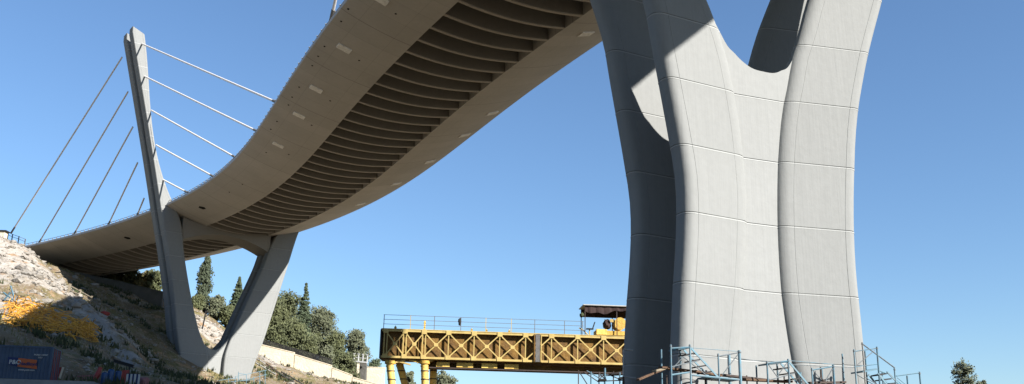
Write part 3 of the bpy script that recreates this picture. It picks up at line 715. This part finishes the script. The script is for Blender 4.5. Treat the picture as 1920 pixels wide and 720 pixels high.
# lettering on the long side: measured from the near right corner towards the left
ex = -d1
def onside(px, py):                          # point on the long side plane under that sight line
    nrm = np.array([d2.x, d2.y]); d = ray(px, py); t = np.dot(np.array([K.x, K.y])-.012*nrm, nrm)/np.dot(d[:2], nrm); return Vector(d*t)
def patch(pxs, m, name):
    mb = MB(); P_ = [onside(*q) for q in pxs]; n = len(P_); mb.add(P_+[p_+d2*.02 for p_ in P_], [tuple(range(n-1,-1,-1)), tuple(range(n,2*n))]+[(k,(k+1)%n,n+(k+1)%n,n+k) for k in range(n)]); return mb.build(name, m, ct)
patch([(15,683.5),(15,669),(34,670.5),(34,687)], 'navy', 'emblem_flag')
patch([(32,687),(35,671),(69,675),(69,692)], 'orange', 'name_panel')
text_mesh('P&O', .46, onside(16.5,682)-d2*.03, ex, up, 'white', 'lettering', ct, .012)
text_mesh('Nedlloyd', .36, onside(36,684.5)-d2*.03, ex, up, 'navy', 'lettering', ct, .008)
text_mesh('www.ponl.com', .20, onside(34,694.5)-d2*.03, ex, up, 'white', 'lettering', ct, .004)
text_mesh('PONU 120447', .17, onside(64,666.5)-d2*.03, ex, up, 'white', 'lettering', ct, .004)
text_mesh('22G1', .16, onside(71,671.5)-d2*.03, ex, up, 'white', 'lettering', ct, .004)
# concrete strip the container stands on
rd = MB(); A = fr3(-3.2, -1.6, -.16); rd.box(fr3(3.6, .4, -.33), (15, 5.2, .6), rotC); o = rd.build('road', 'road_conc' if 'road_conc' in M else 'greywall'); M['roadc'] = mat('pale_road_concrete', (.42,.42,.42), .9, 0, (.3,.3,.3), 1, .2); o.data.materials[0] = M['roadc']; tag(o, 'pale concrete service road under the container', 'road', None, 'structure')
# ------------------------------------------------------------------ clutter right of the container
def gp(px, Y, dz=0):
    x = (at(px, 700, Y))[0]; return Vector((x, Y, gz(x, Y)+dz))
def visz(py, Y): return at(200, py, Y)[2]
# each piece stands on the slope; heights come from the photo
def stand(px, Y, py_bottom):                 # ground contact: whichever is higher, slope or sight line
    p = Vector(at(px, py_bottom, Y)); return p
mound = MB(); c = Vector(at(165,716,90)); mound.blob(c+Vector((2,2,-1.5)), (8.5,5,2.1), 4, 4, .16)
tag(mound.build('rubble_bank', 'ground', None, 70), 'low bank of earth and rubble behind the coloured clutter', 'earth bank')
root = empty('board_stack', stand(108,84,719), 'red and cream boards standing against the container end', 'boards')
for px, m, w_ in ((104,'red',.22),(109,'cream',.2),(113,'wood',.18)):
    b = Vector(at(px,719,83.5)); mb = MB(); mb.bar(b, b+Vector((.12,.3,1.35)), w_, .08); mb.build('board', m, root)
sk = empty('sack_pile', stand(158,88,702), 'pile of pale grey sacks above the pinkish timber', 'sacks')
for i, (px, py) in enumerate([(146,704),(153,703),(160,702),(167,701),(150,698),(157,696),(164,695),(161,690)]):
    mb = MB(); mb.blob(at(px,py,88+.3*(i%3)), (.30,.26,.15), i+9, 2, .2); mb.build('sack', 'rock', sk, 60)
tp = empty('timber_pile', stand(142,86,716), 'low pile of pinkish timber offcuts right of the boards', 'timber')
rng = random.Random(5)
for i in range(16):
    a = Vector(at(rng.uniform(122,160), rng.uniform(704,718), 86)); mb = MB(); mb.bar(a, a+Vector((rng.uniform(.4,1.1), rng.uniform(-.5,.5), rng.uniform(-.15,.15))), .13, .10); mb.build('offcut', rng.choice(['pink','pink','wood','plank']), tp)
b = Vector(at(176,719,86)); ch = empty('rubble_chute', b, 'orange red folded plastic chute leaning between timber and blue drums', 'chute')
mb = MB(); mb.tube(b+Vector((-.3,0,-.2)), b+Vector((.1,.3,.75)), .30, .24, 12); mb.build('lower_section', 'red', ch, 50)
mb = MB(); mb.tube(b+Vector((.1,.3,.73)), b+Vector((.22,.4,1.4)), .27, .16, 12); mb.build('upper_section', 'red', ch, 50)
for i, (px, py, hh, lb) in enumerate([(194,719,1.0,'blue plastic drum nearest the orange red chute'),(206,714,1.05,'blue plastic drum in the middle of three'),(220,716,1.0,'blue plastic drum beside the dark red panel')]):
    b = Vector(at(px,py+2,86+.4*i)); d_ = empty('plastic_drum', b, lb, 'drum', 'blue drums')
    mb = MB()
    for z0, z1, r0, r1 in ((0,.05,.24,.27),(.05,.32,.27,.27),(.32,.36,.29,.29),(.36,.66,.27,.27),(.66,.70,.29,.29),(.70,.92,.27,.27),(.92,hh,.27,.2)): mb.tube(b+Vector((0,0,z0)), b+Vector((0,0,z1)), r0, r1, 14)
    mb.build('barrel', 'bluep', d_, 40)
    mb = MB(); mb.tube(b+Vector((0,0,hh)), b+Vector((0,0,hh+.05)), .12, .12, 10); mb.build('lid', 'dark', d_, 40)
b = Vector(at(230,719,86.5)); mb = MB(); V = []
for i in range(9):
    V += [b+Vector((-.25+i*.075, (i%2)*.05, 0)), b+Vector((-.22+i*.075, .15+(i%2)*.05, 1.15))]
mb.add(V+[v+Vector((0,.03,0)) for v in V], [(2*i,2*i+2,2*i+3,2*i+1) for i in range(8)]+[(18+2*i+1,18+2*i+3,18+2*i+2,18+2*i) for i in range(8)])
tag(mb.build('corrugated_panel', 'red'), 'dark red corrugated panel standing behind the striped sheet', 'panel')
b = Vector(at(235,722,85)); root = empty('striped_sheet', b, 'white and navy striped sheet hanging on a low stand', 'sheet')
for i in range(7): mb = MB(); mb.box(b+Vector((.08+i*.165, .02*(i%2), .45)), (.162,.03,.95)); mb.build('stripe', 'white' if i%2 == 0 else 'navy', root)
mb = MB(); mb.bar(b+Vector((-.05,.03,.95)), b+Vector((1.2,.03,.95)), .05); mb.build('stand_bar', 'dark', root)
mb = MB(); mb.blob(at(270,716,86), (.42,.35,.42), 21, 3, .22); o = mb.build('tarp_bundle', 'pink', None, 60); tag(o, 'rounded bundle wrapped in faded pink tarp right of the striped sheet', 'bundle')
b = Vector(at(213,676,90)); e_ = Vector(at(250,687,89)); root = empty('steel_beam', b, 'dark steel beam lying slanted above the blue drums', 'beam')
for dz in (.12, -.12): mb = MB(); mb.bar(b+Vector((0,0,dz)), e_+Vector((0,0,dz)), .26, .04); mb.build('flange', 'dark', root)
mb = MB(); mb.bar(b, e_, .04, .2); mb.build('beam_web', 'dark', root)
mb = MB(); mb.tube(b+Vector((1.5,0,-.3)), b+Vector((1.5,0,-1.4)), .06, .06); mb.build('prop', 'dark', root)
A = Vector(raygz(196,592,110,200)); mb = MB(); mb.blob(A+Vector((0,0,.35)), (.75,.5,.45), 61, 3, .25); tag(mb.build('tarp_bundle', 'red', None, 60), 'small dull red bundle lying in the shade just below the wooden fence', 'bundle')
# ------------------------------------------------------------------ works at the foot of the far pylon
def P_on(C2, th, n): return lambda px, py, dn=0: Vector(plane_hit(px, py, C2, th, n+dn))
q = P_on(FPC, FTH, 5.5)
b = q(385,720); root = empty('steel_trestle', b, 'small black steel trestle at the foot of the far pylon', 'trestle')
for a, c_ in (((372,704),(376,726)),((399,706),(392,726)),((372,704),(400,708)),((374,716),(400,718)),((377,708),(390,722))):
    mb = MB(); mb.bar(q(*a), q(*c_), .26); mb.build('member', 'dark', root)
q = P_on(FPC, FTH, 6.5)
root = empty('scaffold', q(460,720), 'small pale green scaffold rails at the right foot of the far pylon', 'scaffold', 'scaffolds')
for x, t_ in ((428,708),(441,706),(447,697),(462,702),(476,706),(487,696),(497,694)): mb = MB(); mb.tube(q(x,728), q(x,t_), .06, .06, 5); mb.build('post', 'bluelight', root)
for a, c_ in (((406,714),(448,708)),((441,706),(500,694)),((447,700),(462,702)),((428,716),(476,712)),((462,712),(500,702))): mb = MB(); mb.tube(q(*a), q(*c_), .05, .05, 5); mb.build('rail', 'bluelight', root)
# bundles of tubes and rubble lines on the lit slope
pb = empty('pipe_bundle', raygz(500,680,190,240), 'long bundle of pale rusty pipes lying down the lit slope below the cream wall', 'pipes')
rng = random.Random(8); 
for i in range(14):
    a = (rng.uniform(470,520), 0); px0 = rng.uniform(468,530); py0 = 672+(px0-468)*.52+rng.uniform(-5,5); px1 = px0+rng.uniform(22,48); py1 = py0+(px1-px0)*.58
    A, B = Vector(raygz(px0,py0,180,240)), Vector(raygz(px1,py1,180,240)); mb = MB(); mb.tube(A+Vector((0,0,.25)), B+Vector((0,0,.25)), .11, .11, 6); mb.build('pipe', rng.choice(['steel','rust','white']), pb)
# ------------------------------------------------------------------ loose rock, dry grass, scrub (nobody could count them)
rng = random.Random(11)
import bmesh
_bm = bmesh.new(); bmesh.ops.create_icosphere(_bm, subdivisions=1, radius=1); ICO = [v.co.copy() for v in _bm.verts]; ICF = [tuple(v.index for v in f.verts) for f in _bm.faces]; _bm.free()
mb = MB()
def hidden_zone(x, y): return x > -22 or y < 72
cnt = 0
while cnt < 7000:
    x = rng.uniform(-128, -12); y = rng.uniform(76, 236)
    f = noise.noise(Vector((x*.08, y*.08, 1)))
    if rng.random() > .12+.3*f+.9*rocky(x, y): continue
    z = gz(x, y); s = min(.9, .10*math.exp(rng.gauss(.45,.62))); a = [rng.uniform(.6,1.3) for _ in range(len(ICO))]
    sx, sy, sz = s*rng.uniform(.8,1.5), s*rng.uniform(.8,1.5), s*rng.uniform(.45,.9)
    mb.add([(x+v.x*sx*k, y+v.y*sy*k, z+v.z*sz*k+s*.15) for v, k in zip(ICO, a)], ICF); cnt += 1
tag(mb.build('loose_rocks', 'rock'), 'loose pale limestone rubble scattered over the hillside', 'rubble', None, 'stuff')
for nm, m, N_, lab, th_, hh in (('dry_grass','grass',16000,'tufts of dry yellow grass over the hillside',-.05,(.25,.6)),('scrub','scrub',2600,'low dark green scrub clumps on the hillside',.12,(.3,.9))):
    mb = MB(); c = 0
    while c < N_:
        x = rng.uniform(-130, -8); y = rng.uniform(78, 238)
        if noise.noise(Vector((x*.11+9, y*.11, 5 if m == 'scrub' else 2))) < th_: continue
        if rng.random() < rocky(x, y)*2.2: continue
        z = gz(x, y)-.05; n_b = 3 if m == 'grass' else 9; spread = .18 if m == 'grass' else .45
        for _ in range(n_b):
            an = rng.uniform(0,6.28); h_ = rng.uniform(*hh); bx, by = x+rng.uniform(-spread,spread), y+rng.uniform(-spread,spread); w_ = .05 if m == 'grass' else .13
            dx, dy = math.cos(an)*w_, math.sin(an)*w_; lx, ly = rng.uniform(-.3,.3)*h_*1.2, rng.uniform(-.3,.3)*h_*1.2
            zz = z+(0 if m == 'grass' else rng.uniform(0,.25))
            mb.add([(bx-dx,by-dy,zz),(bx+dx,by+dy,zz),(bx+lx+dx*.3,by+ly+dy*.3,zz+h_)], [(0,1,2)])
        c += 1
    tag(mb.build(nm, m), lab, 'grass' if m == 'grass' else 'scrub', None, 'stuff')
# ------------------------------------------------------------------ yellow launching girder
yA = 97.0; Apt = at(718,617,yA); dB = ray(1170,632); Bpt = dB*Apt[2]/dB[2]
tdir = (Bpt-Apt); tdir[2] = 0; TL = np.linalg.norm(tdir); tdir /= TL; tn = np.array([tdir[1], -tdir[0], 0])   # towards the camera
def G3(px, py, back=0.0):
    A2 = Apt-tn*back; d = ray(px, py); t = np.dot(A2, tn)/np.dot(d, tn); return Vector(d*t)
zT = float(Apt[2]); zB = float(G3(718,671)[2])
def along(px): p = G3(px, 640); return float(np.dot(np.array(p)-Apt, tdir))
def GP(a, z, back=0.0): return Vector(Apt+tdir*a-tn*back+np.array([0,0,z-zT]))
Lend = along(1330)
gd = empty('truss_girder', GP(0, zB), 'long yellow steel truss girder reaching from the left to behind the near pylon', 'truss girder')
WD = 2.6
for back, nm in ((0,'f'),(WD,'b')):
    for z in (zT-.10, zB+.12):
        mb = MB(); mb.bar(GP(-.1,z,back), GP(Lend,z,back), .22, .20); mb.build('chord', 'tanmetal', gd)
mb = MB(); mb.bar(GP(0,(zT+zB)/2,.45), GP(Lend,(zT+zB)/2,.45), .05, zT-zB-.3); mb.build('web_plate', 'brownweb', gd)
mb = MB(); mb.bar(GP(0,(zT+zB)/2,WD-.45), GP(Lend,(zT+zB)/2,WD-.45), .05, zT-zB-.3); mb.build('web_plate', 'brownweb', gd)
mb = MB(); mb.bar(GP(-.1,zT+.04,WD/2), GP(Lend,zT+.04,WD/2), WD+.3, .07); mb.build('walkway_plate', 'tanmetal', gd)
mb = MB(); mb.bar(GP(0,zB-.03,WD/2), GP(Lend,zB-.03,WD/2), WD-.1, .06); mb.build('bottom_plate', 'brownweb', gd)
nodes = [723,759,795,841,889,937,985.5,1034,1083,1131.5,1180,1228,1277,1326]; NA = [along(x) for x in nodes]
zt_, zb_ = zT-.2, zB+.22
def gus(a, z, s=.34): mb = MB(); mb.box(GP(a, z, -.15), (s*1.25, .05, s), Matrix((Vector(tdir), Vector(-tn), up)).transposed()); mb.build('gusset_plate', 'tanmetal', gd)
for i, a in enumerate(NA):
    for da in ((-.14, .14) if i < 3 else (0,)): mb = MB(); mb.bar(GP(a+da,zt_,-.02), GP(a+da,zb_,-.02), .10, .16 if i > 2 else .10); mb.build('post', 'tanmetal', gd)
    gus(a, zt_+.02, .40); gus(a, zb_-.02, .40)
    if i < len(NA)-1:
        b_ = NA[i+1]
        mb = MB(); mb.bar(GP(a,zt_,-.06), GP(b_,zb_,-.06), .06, .11); mb.build('diagonal', 'tanmetal', gd)
        mb = MB(); mb.bar(GP(a,zb_,-.12), GP(b_,zt_,-.12), .06, .11); mb.build('diagonal', 'tanmetal', gd)
        gus((a+b_)/2, (zt_+zb_)/2, .33)
for x in (1002,1008,1014.5): mb = MB(); a = along(x); mb.bar(GP(a,zT-.05,-.2), GP(a,zB+.05,-.2), .1 if x != 1008 else .42, .12 if x != 1008 else .06); mb.build('splice_plate', 'brownweb' if x == 1002 else ('steel' if x == 1008 else 'tanmetal'), gd)
mb = MB(); mb.bar(GP(-.12,zT+.05,-.05), GP(-.12,zB,-.05), .12, .12); mb.bar(GP(-.12,zT,WD/2), GP(-.12,zB,WD/2), .04, WD-.4); mb.build('end_plate', 'dark', gd)
# lower beam hung beneath, with packing boxes
zl0 = zB-.12; zl1 = float(G3(860,690)[2])
mb = MB(); a0 = along(797); mb.bar(GP(a0,(zl0+zl1)/2,1.3), GP(Lend,(zl0+zl1)/2,1.3), .06, zl0-zl1-.06); mb.build('lower_web', 'brownweb', gd)
mb = MB(); mb.bar(GP(a0,zl1,1.0), GP(Lend,zl1,1.0), 1.5, .10); mb.build('lower_flange', 'rust', gd)
for x0, x1 in ((820,845),(858,889),(905,934),(948,974)):
    mb = MB(); mb.bar(GP(along(x0),(zl0+zl1)/2+.04,.75), GP(along(x1),(zl0+zl1)/2+.04,.75), .5, zl0-zl1-.18); mb.build('packing_box', 'yellowb', gd)
for x0, y0, x1, y1 in ((722,676,742,682),(745,677,770,684),(768,675,800,683),(782,680,812,676),(728,683,760,675)):
    mb = MB(); mb.bar(G3(x0,y0,.3), G3(x1,y1,.3), .25, .14); mb.build('saddle_bracket', random.choice(['tanmetal','yellow']), gd)
# railing along the walkway
gr_ = empty('guard_rail', GP(0, zT+.09), 'thin wire guard rail along the top of the yellow truss', 'guard rail')
for x in (718,768,813,863,910,958,1002,1058,1092): mb = MB(); a = along(x); mb.bar(GP(a,zT+.08,-.1), GP(a,zT+1.42,-.1), .06, .07); mb.build('post', 'steel' if x not in (768,910,958) else 'tanmetal', gr_)
for z in (.5,.95,1.4): mb = MB(); mb.tube(GP(0,zT+z,-.1), GP(along(1094),zT+z,-.1), .022, .022, 5); mb.build('rail', 'steel', gr_)
for x in (718, 1010):
    pass
mb = MB(); mb.bar(GP(along(795),zT+.08,.2), GP(along(795),zT+1.0,.2), .16); mb.bar(GP(along(792.5),zT+.75,.2), GP(along(797.5),zT+.75,.2), .08); tag(mb.build('yellow_stub_post', 'yellowb'), 'short yellow stub post standing on the truss walkway near its left end', 'post')
mb = MB(); mb.blob(GP(along(860.5),zT+.98,-.12), (.15,.08,.38), 31, 2, .3); tag(mb.build('hung_jacket', 'dark', None, 60), 'dark jacket hung on the guard rail of the truss', 'jacket')
for x in (740,884,912,955): mb = MB(); a = along(x); mb.box(GP(a,zT+.2,.3), (.22,.2,.22)); mb.tube(GP(a,zT+.3,.3), GP(a,zT+.42,.3), .06,.04,8); tag(mb.build('bolt_block', 'tanmetal'), {740:'small tan block on the truss walkway nearest its left end',884:'small tan block on the walkway left of the middle rail posts',912:'small tan block on the walkway between the middle rail posts',955:'small tan block on the walkway nearest the shelter'}[x], 'block', 'small blocks on the walkway')
# tubular legs
for x0, xb, back, lb in ((731,735,.3,'leftmost yellow tube leg under the truss'),(749,760,WD-.4,'slanted yellow tube leg, second from the left under the truss'),(796,797,.3,'third yellow tube leg under the truss'),(813,812,WD-.4,'rightmost yellow tube leg under the truss')):
    a, b_ = G3(x0,682,back), G3(xb,722,back); d = (b_-a)/(a.z-b_.z); gzz = gz(b_.x, b_.y); ft = a+d*(a.z-gzz+.3)
    root = empty('support_column', ft, lb, 'column', 'tube columns under the truss')
    mb = MB(); mb.tube(a, ft, .36, .36, 16); mb.build('tube', 'yellowb', root, 40)
    mb = MB(); mb.tube(a+Vector((0,0,.28)), a-Vector((0,0,.02)), .5, .5, 16); mb.build('cap_plate', 'yellow', root, 40)
    for k in (.7, 1.5):
        mb = MB(); c = a+d*k; mb.tube(c+Vector((-.0,0,.05)), c-Vector((0,0,.05)), .40, .40, 16); mb.build('band', 'rust', root, 40)
    mb = MB(); c = a+d*.2; c2 = a+d*1.6; mb.tube(c+Vector((-.38,-.1,0)), c2+Vector((.38,-.1,0)), .05, .05, 5); mb.build('strap', 'rust', root)
# machine shelter on the girder
sh = empty('machine_shelter', GP(along(1097), zT+.09), 'open steel shelter with brown awning on top of the truss beside the near pylon', 'shelter')
a0, a1 = along(1097), along(1250)
def zpy(py): return float(G3(1130, py)[2])
for x in (1097,1157,1210,1248):
    for bk_ in (0, WD-.2): mb = MB(); a = along(x); mb.bar(GP(a,zT+.08,bk_), GP(a,zpy(574),bk_), .08); mb.build('post', 'rust', sh)
mb = MB(); mb.bar(GP(a0-.2,zpy(573),WD/2-.1), GP(a1,zpy(573),WD/2-.1), WD+.3, .09); mb.build('roof', 'white', sh)
mb = MB(); V = []
n = 30
for i in range(n+1):
    f = i/n; a = a0+(a1-a0)*f; drop = .55+.22*math.sin(f*9)+.1*math.sin(f*31)
    V += [GP(a,zpy(574)-.03,-.06+.03*math.sin(f*60)), GP(a,zpy(574)-drop,-.06+.05*math.sin(f*60))]
mb.add(V, [(2*i,2*i+1,2*i+3,2*i+2) for i in range(n)]); mb.build('awning', 'tarp', sh)
mb = MB(); mb.bar(GP(a0,zpy(581),WD-.1), GP(a1,zpy(581),WD-.1), .05, .8); mb.build('back_awning', 'tarp', sh)
wn_ = empty('winch_machine', GP(along(1150), zT+.1), 'yellow winch with round drum and dark engine under the shelter', 'winch')
mb = MB(); mb.bar(GP(along(1118),zpy(623),.9), GP(along(1200),zpy(623),.9), 1.3, .42); mb.build('base_frame', 'yellow', wn_)
mb = MB(); mb.bar(GP(along(1119),zpy(622),.3), GP(along(1139),zpy(622),.3), .4, .55); mb.build('fuel_tank', 'yellowb', wn_)
mb = MB(); mb.tube(GP(along(1164),zpy(605),.3), GP(along(1164),zpy(605),1.4), .52, .52, 20); mb.build('drum', 'yellowb', wn_, 40)
for bk_ in (.2, 1.45): mb = MB(); mb.tube(GP(along(1164),zpy(605),bk_), GP(along(1164),zpy(605),bk_+.06), .62, .62, 20); mb.build('drum_flange', 'yellow', wn_, 40)
mb = MB(); mb.blob(GP(along(1141),zpy(606),.8), (.42,.5,.52), 41, 3, .12); mb.build('engine', 'tarp', wn_, 40)
mb = MB(); mb.box(GP(along(1149),zpy(600),.35), (.4,.3,.3)); mb.build('control_box', 'tanmetal', wn_)
mb = MB(); mb.tube(GP(along(1139),zpy(612),.5), GP(along(1136),zpy(597),.5), .04, .04, 6); mb.build('lever', 'dark', wn_)
cn = empty('bracket_seat', GP(along(1104), zT+.1), 'small tan seat and footrest at the left end of the shelter', 'seat')
mb = MB(); mb.bar(GP(along(1100),zpy(617),.2), GP(along(1113),zpy(617),.2), .45, .1); mb.build('seat', 'dark', cn)
mb = MB(); mb.bar(GP(along(1112),zpy(616),.2), GP(along(1116),zpy(604),.2), .4, .07); mb.build('backrest', 'dark', cn)
mb = MB(); mb.poly([GP(along(1086),zpy(616),.1), GP(along(1094),zpy(620),.1), GP(along(1103),zpy(629),.1)], .06); mb.build('footrest', 'tanmetal', cn)
mb = MB(); mb.tube(GP(along(1106),zT+.08,.2), GP(along(1106),zpy(618),.2), .06, .06); mb.build('pedestal', 'tanmetal', cn)
mb = MB(); mb.blob(GP(along(1091),zpy(592),0), (.22,.15,.2), 51, 2, .35); lp = mb.build('hanging_bag', 'scrub', None, 60); tag(lp, 'dark green bag hanging from the left corner of the shelter', 'bag')
# ------------------------------------------------------------------ scaffolding
def scaffold(label, n0, posts, rails, platforms=(), stairs=(), treads=(), depth=1.1, group='scaffold stair towers', thin=()):
    q = P_on(NPC, NTH, n0); w = Vector((math.cos(NTH), math.sin(NTH), 0)); nn = Vector((math.sin(NTH), -math.cos(NTH), 0))
    b = q(posts[0][0], 715); b.z = gz(b.x, b.y); root = empty('scaffold_tower', b, label, 'scaffold', group)
    for x, t_, r, m in posts:
        for dn in ((0, -depth) if r > .045 else (0,)):
            c = q(x, t_); c = c+nn*dn; ft = Vector((c.x, c.y, gz(c.x, c.y)-.05))
            if dn: c.z -= .15
            mb = MB(); mb.tube(ft, c, r, r, 8); ps = mb.build('post', m, root, 40)
            if dn == 0: mb = MB(); mb.tube(c-Vector((0,0,.14)), c-Vector((0,0,.06)), r*1.35, r*1.35, 8); mb.build('coupler', 'tubegrey', root, 40)
    for a, c, r, m in rails: mb = MB(); mb.tube(q(*a), q(*c), r, r, 6); mb.build('rail', m, root, 40)
    for a, c, m in platforms:
        A, B = q(*a), q(*c); mb = MB(); mb.bar(A-nn*depth/2, B-nn*depth/2, depth, .09); mb.build('platform', m, root)
    for a, c in stairs:
        for dn in (0, -depth*.75): mb = MB(); mb.bar(q(*a)+nn*dn, q(*c)+nn*dn, .05, .10); mb.build('stringer', 'bluelight', root)
    for a, c in treads:
        A, B = q(*a), q(*c); mb = MB(); mb.bar(A-nn*depth*.38, B-nn*depth*.38, depth*.75, .08); mb.build('tread', 'dark', root)
    return root
M['tubegrey'] = mat('weathered_blue_tube', (.26,.32,.36), .6, 0, (.17,.18,.18), 5)
Bl, Bp, Rs = 'blue', 'bluelight', 'tubegrey'
scaffold('blue scaffold stair tower at the left corner of the near pylon base', 5.0,
    [(1257.5,646,.05,Bl),(1293.5,646,.055,Bp),(1346.5,663,.045,Bl),(1386,657,.09,Bp)],
    [((1258,653),(1293,651),.05,Bl),((1347,668),(1385,661),.045,Rs),((1355,702),(1384,664),.025,Rs),((1262,690),(1282,668),.025,Rs),((1294,652),(1385,659),.018,Bp),((1294,667),(1346,671),.018,Rs),((1280,668),(1326,705),.03,Rs),((1258,703),(1293,698),.05,Bp),((1258,688),(1310,676),.03,Rs),((1295,703),(1386,712),.06,Bp)],
    [((1272,654),(1296,651),Bl),((1326,707),(1386,712),Bl)],
    [((1296,653),(1350,711))],
    [((1286,665),(1304,662)),((1297,677),(1313,674)),((1308,688),(1325,685)),((1321,699),(1337,696)),((1333,709),(1348,707))])
scaffold('blue scaffold stair tower in front of the middle of the near pylon', 5.0,
    [(1438,677,.05,Bl),(1477.5,673,.055,Bl),(1522,690,.05,Bp),(1562,684,.07,Bl)],
    [((1438,681),(1477,677),.05,Bl),((1441,684),(1457,706),.025,Rs),((1457,706),(1475,681),.025,Rs),((1522,694),(1562,687),.045,Bl),((1548,714),(1561,691),.03,Rs),((1525,695),(1540,712),.02,Rs),((1440,713),(1490,700),.03,Rs),((1478,676),(1562,683),.018,Bp),((1484,684),(1600,689),.018,Rs),((1386,672),(1437,679),.02,Rs)],
    [((1442,682),(1476,678),Bl)],
    [((1479,678),(1516,722))],
    [((1465,691),(1481,689)),((1475,701),(1494,698)),((1486,711),(1503,709))])
scaffold('blue scaffold stair tower projecting past the right edge of the near pylon', 5.0,
    [(1601,655,.05,Bp),(1616.5,642,.045,'steel'),(1644,650,.055,Bl),(1677,690,.05,Bp),(1724,697,.055,Bl)],
    [((1601,659),(1644,653),.035,Bl),((1601,688),(1644,683),.03,Bl),((1605,686),(1640,657),.025,Rs),((1616,644),(1678,690),.04,Rs),((1646,694),(1662,700),.03,Bp),((1680,705),(1724,699),.04,Bl),((1606,702),(1640,722),.03,Rs),((1620,706),(1650,724),.025,Rs),((1682,708),(1704,726),.02,Bp),((1662,697),(1694,724),.03,Bl)],
    [((1618,697),(1645,692),Bl)],
    [((1646,700),(1668,728)),((1664,698),(1692,726))],
    [((1650,703),(1664,700)),((1658,712),(1672,710)),((1668,720),(1682,718))])
# plank gangway round the base
q = P_on(NPC, NTH, 4.0)
pg = empty('plank_gangway', q(1300,700), 'rusty brown plank gangway round the foot of the near pylon', 'gangway')
for a, c, w_, m in (((1238,689),(1302,697),.5,'plank'),((1300,696),(1350,705),.5,'plank'),((1350,703),(1440,713),.45,'rust'),((1395,712),(1482,716),.5,'plank'),((1515,718),(1582,717),.5,'rust'),((1196,712),(1246,691),.35,'plank'),((1225,696),(1252,690),.4,'wood')):
    mb = MB(); mb.bar(q(*a), q(*c), w_, .11); mb.build('plank', m, pg)
for x in (1250,1322,1400,1470): mb = MB(); c = q(x,704); mb.tube(Vector((c.x,c.y,gz(c.x,c.y))), c, .04, .04, 6); mb.build('support', 'rust', pg)
# bent black tube clamp on the middle gangway
b = q(1540,712); cl_ = empty('pipe_stand', b, 'small dark pipe stand between posts of the middle scaffold', 'stand')
mb = MB(); mb.tube(b, b+Vector((0,0,.75)), .06, .05); mb.build('pole', 'rust', cl_)
mb = MB(); mb.tube(q(1536,708), q(1556,722), .07, .05); mb.build('arm', 'rust', cl_)
# white tube bracket in front of the rear leg
q2 = lambda px, py: Vector(at(px, py, 63.5))
wb = empty('tube_bracket', q2(1169,706), 'white bent tube bracket against the dark left edge of the near pylon', 'bracket')
for a, c in (((1169,655),(1187,657)),((1169,655),(1169,706)),((1168,706),(1192,709))): mb = MB(); mb.tube(q2(*a), q2(*c), .055, .055, 8); mb.build('tube', 'white', wb, 40)
mb = MB(); f = q2(1169,706); mb.tube(f, Vector((f.x, f.y, gz(f.x, f.y))), .06, .06, 8); mb.build('pole', 'rust', wb)
# falsework tower under the girder
q3 = lambda px, py: Vector(at(px, py, 84.0))
ft_ = empty('falsework_tower', q3(1110,715), 'dark blue tube falsework under the right end of the yellow truss', 'falsework')
for x, t_, r in ((1084.5,694,.045),(1108,697,.06),(1123,697,.05),(1134,690,.09),(1150,696,.05),(1162,698,.06)):
    a = q3(x, t_); mb = MB(); mb.tube(Vector((a.x, a.y, gz(a.x, a.y))), a, r, r, 7); mb.build('post', 'blue' if r > .05 else 'rust', ft_)
for a, c in (((1086,697),(1102,722)),((1094,697),(1122,716)),((1100,695),(1122,708)),((1123,699),(1135,712)),((1123,712),(1135,699)),((1123,705),(1165,703)),((1136,700),(1164,712)),((1120,715),(1168,713)),((1150,700),(1168,697))):
    mb = MB(); mb.tube(q3(*a), q3(*c), .045, .045, 6); mb.build('brace', random.choice(['rust','blue','dark']), ft_)
for a, c in (((1122,713),(1136,713)),((1145,702),(1160,701)),((1160,710),(1176,708))): mb = MB(); mb.bar(q3(*a), q3(*c), 1.2, .14); mb.build('shelf', 'dark', ft_)
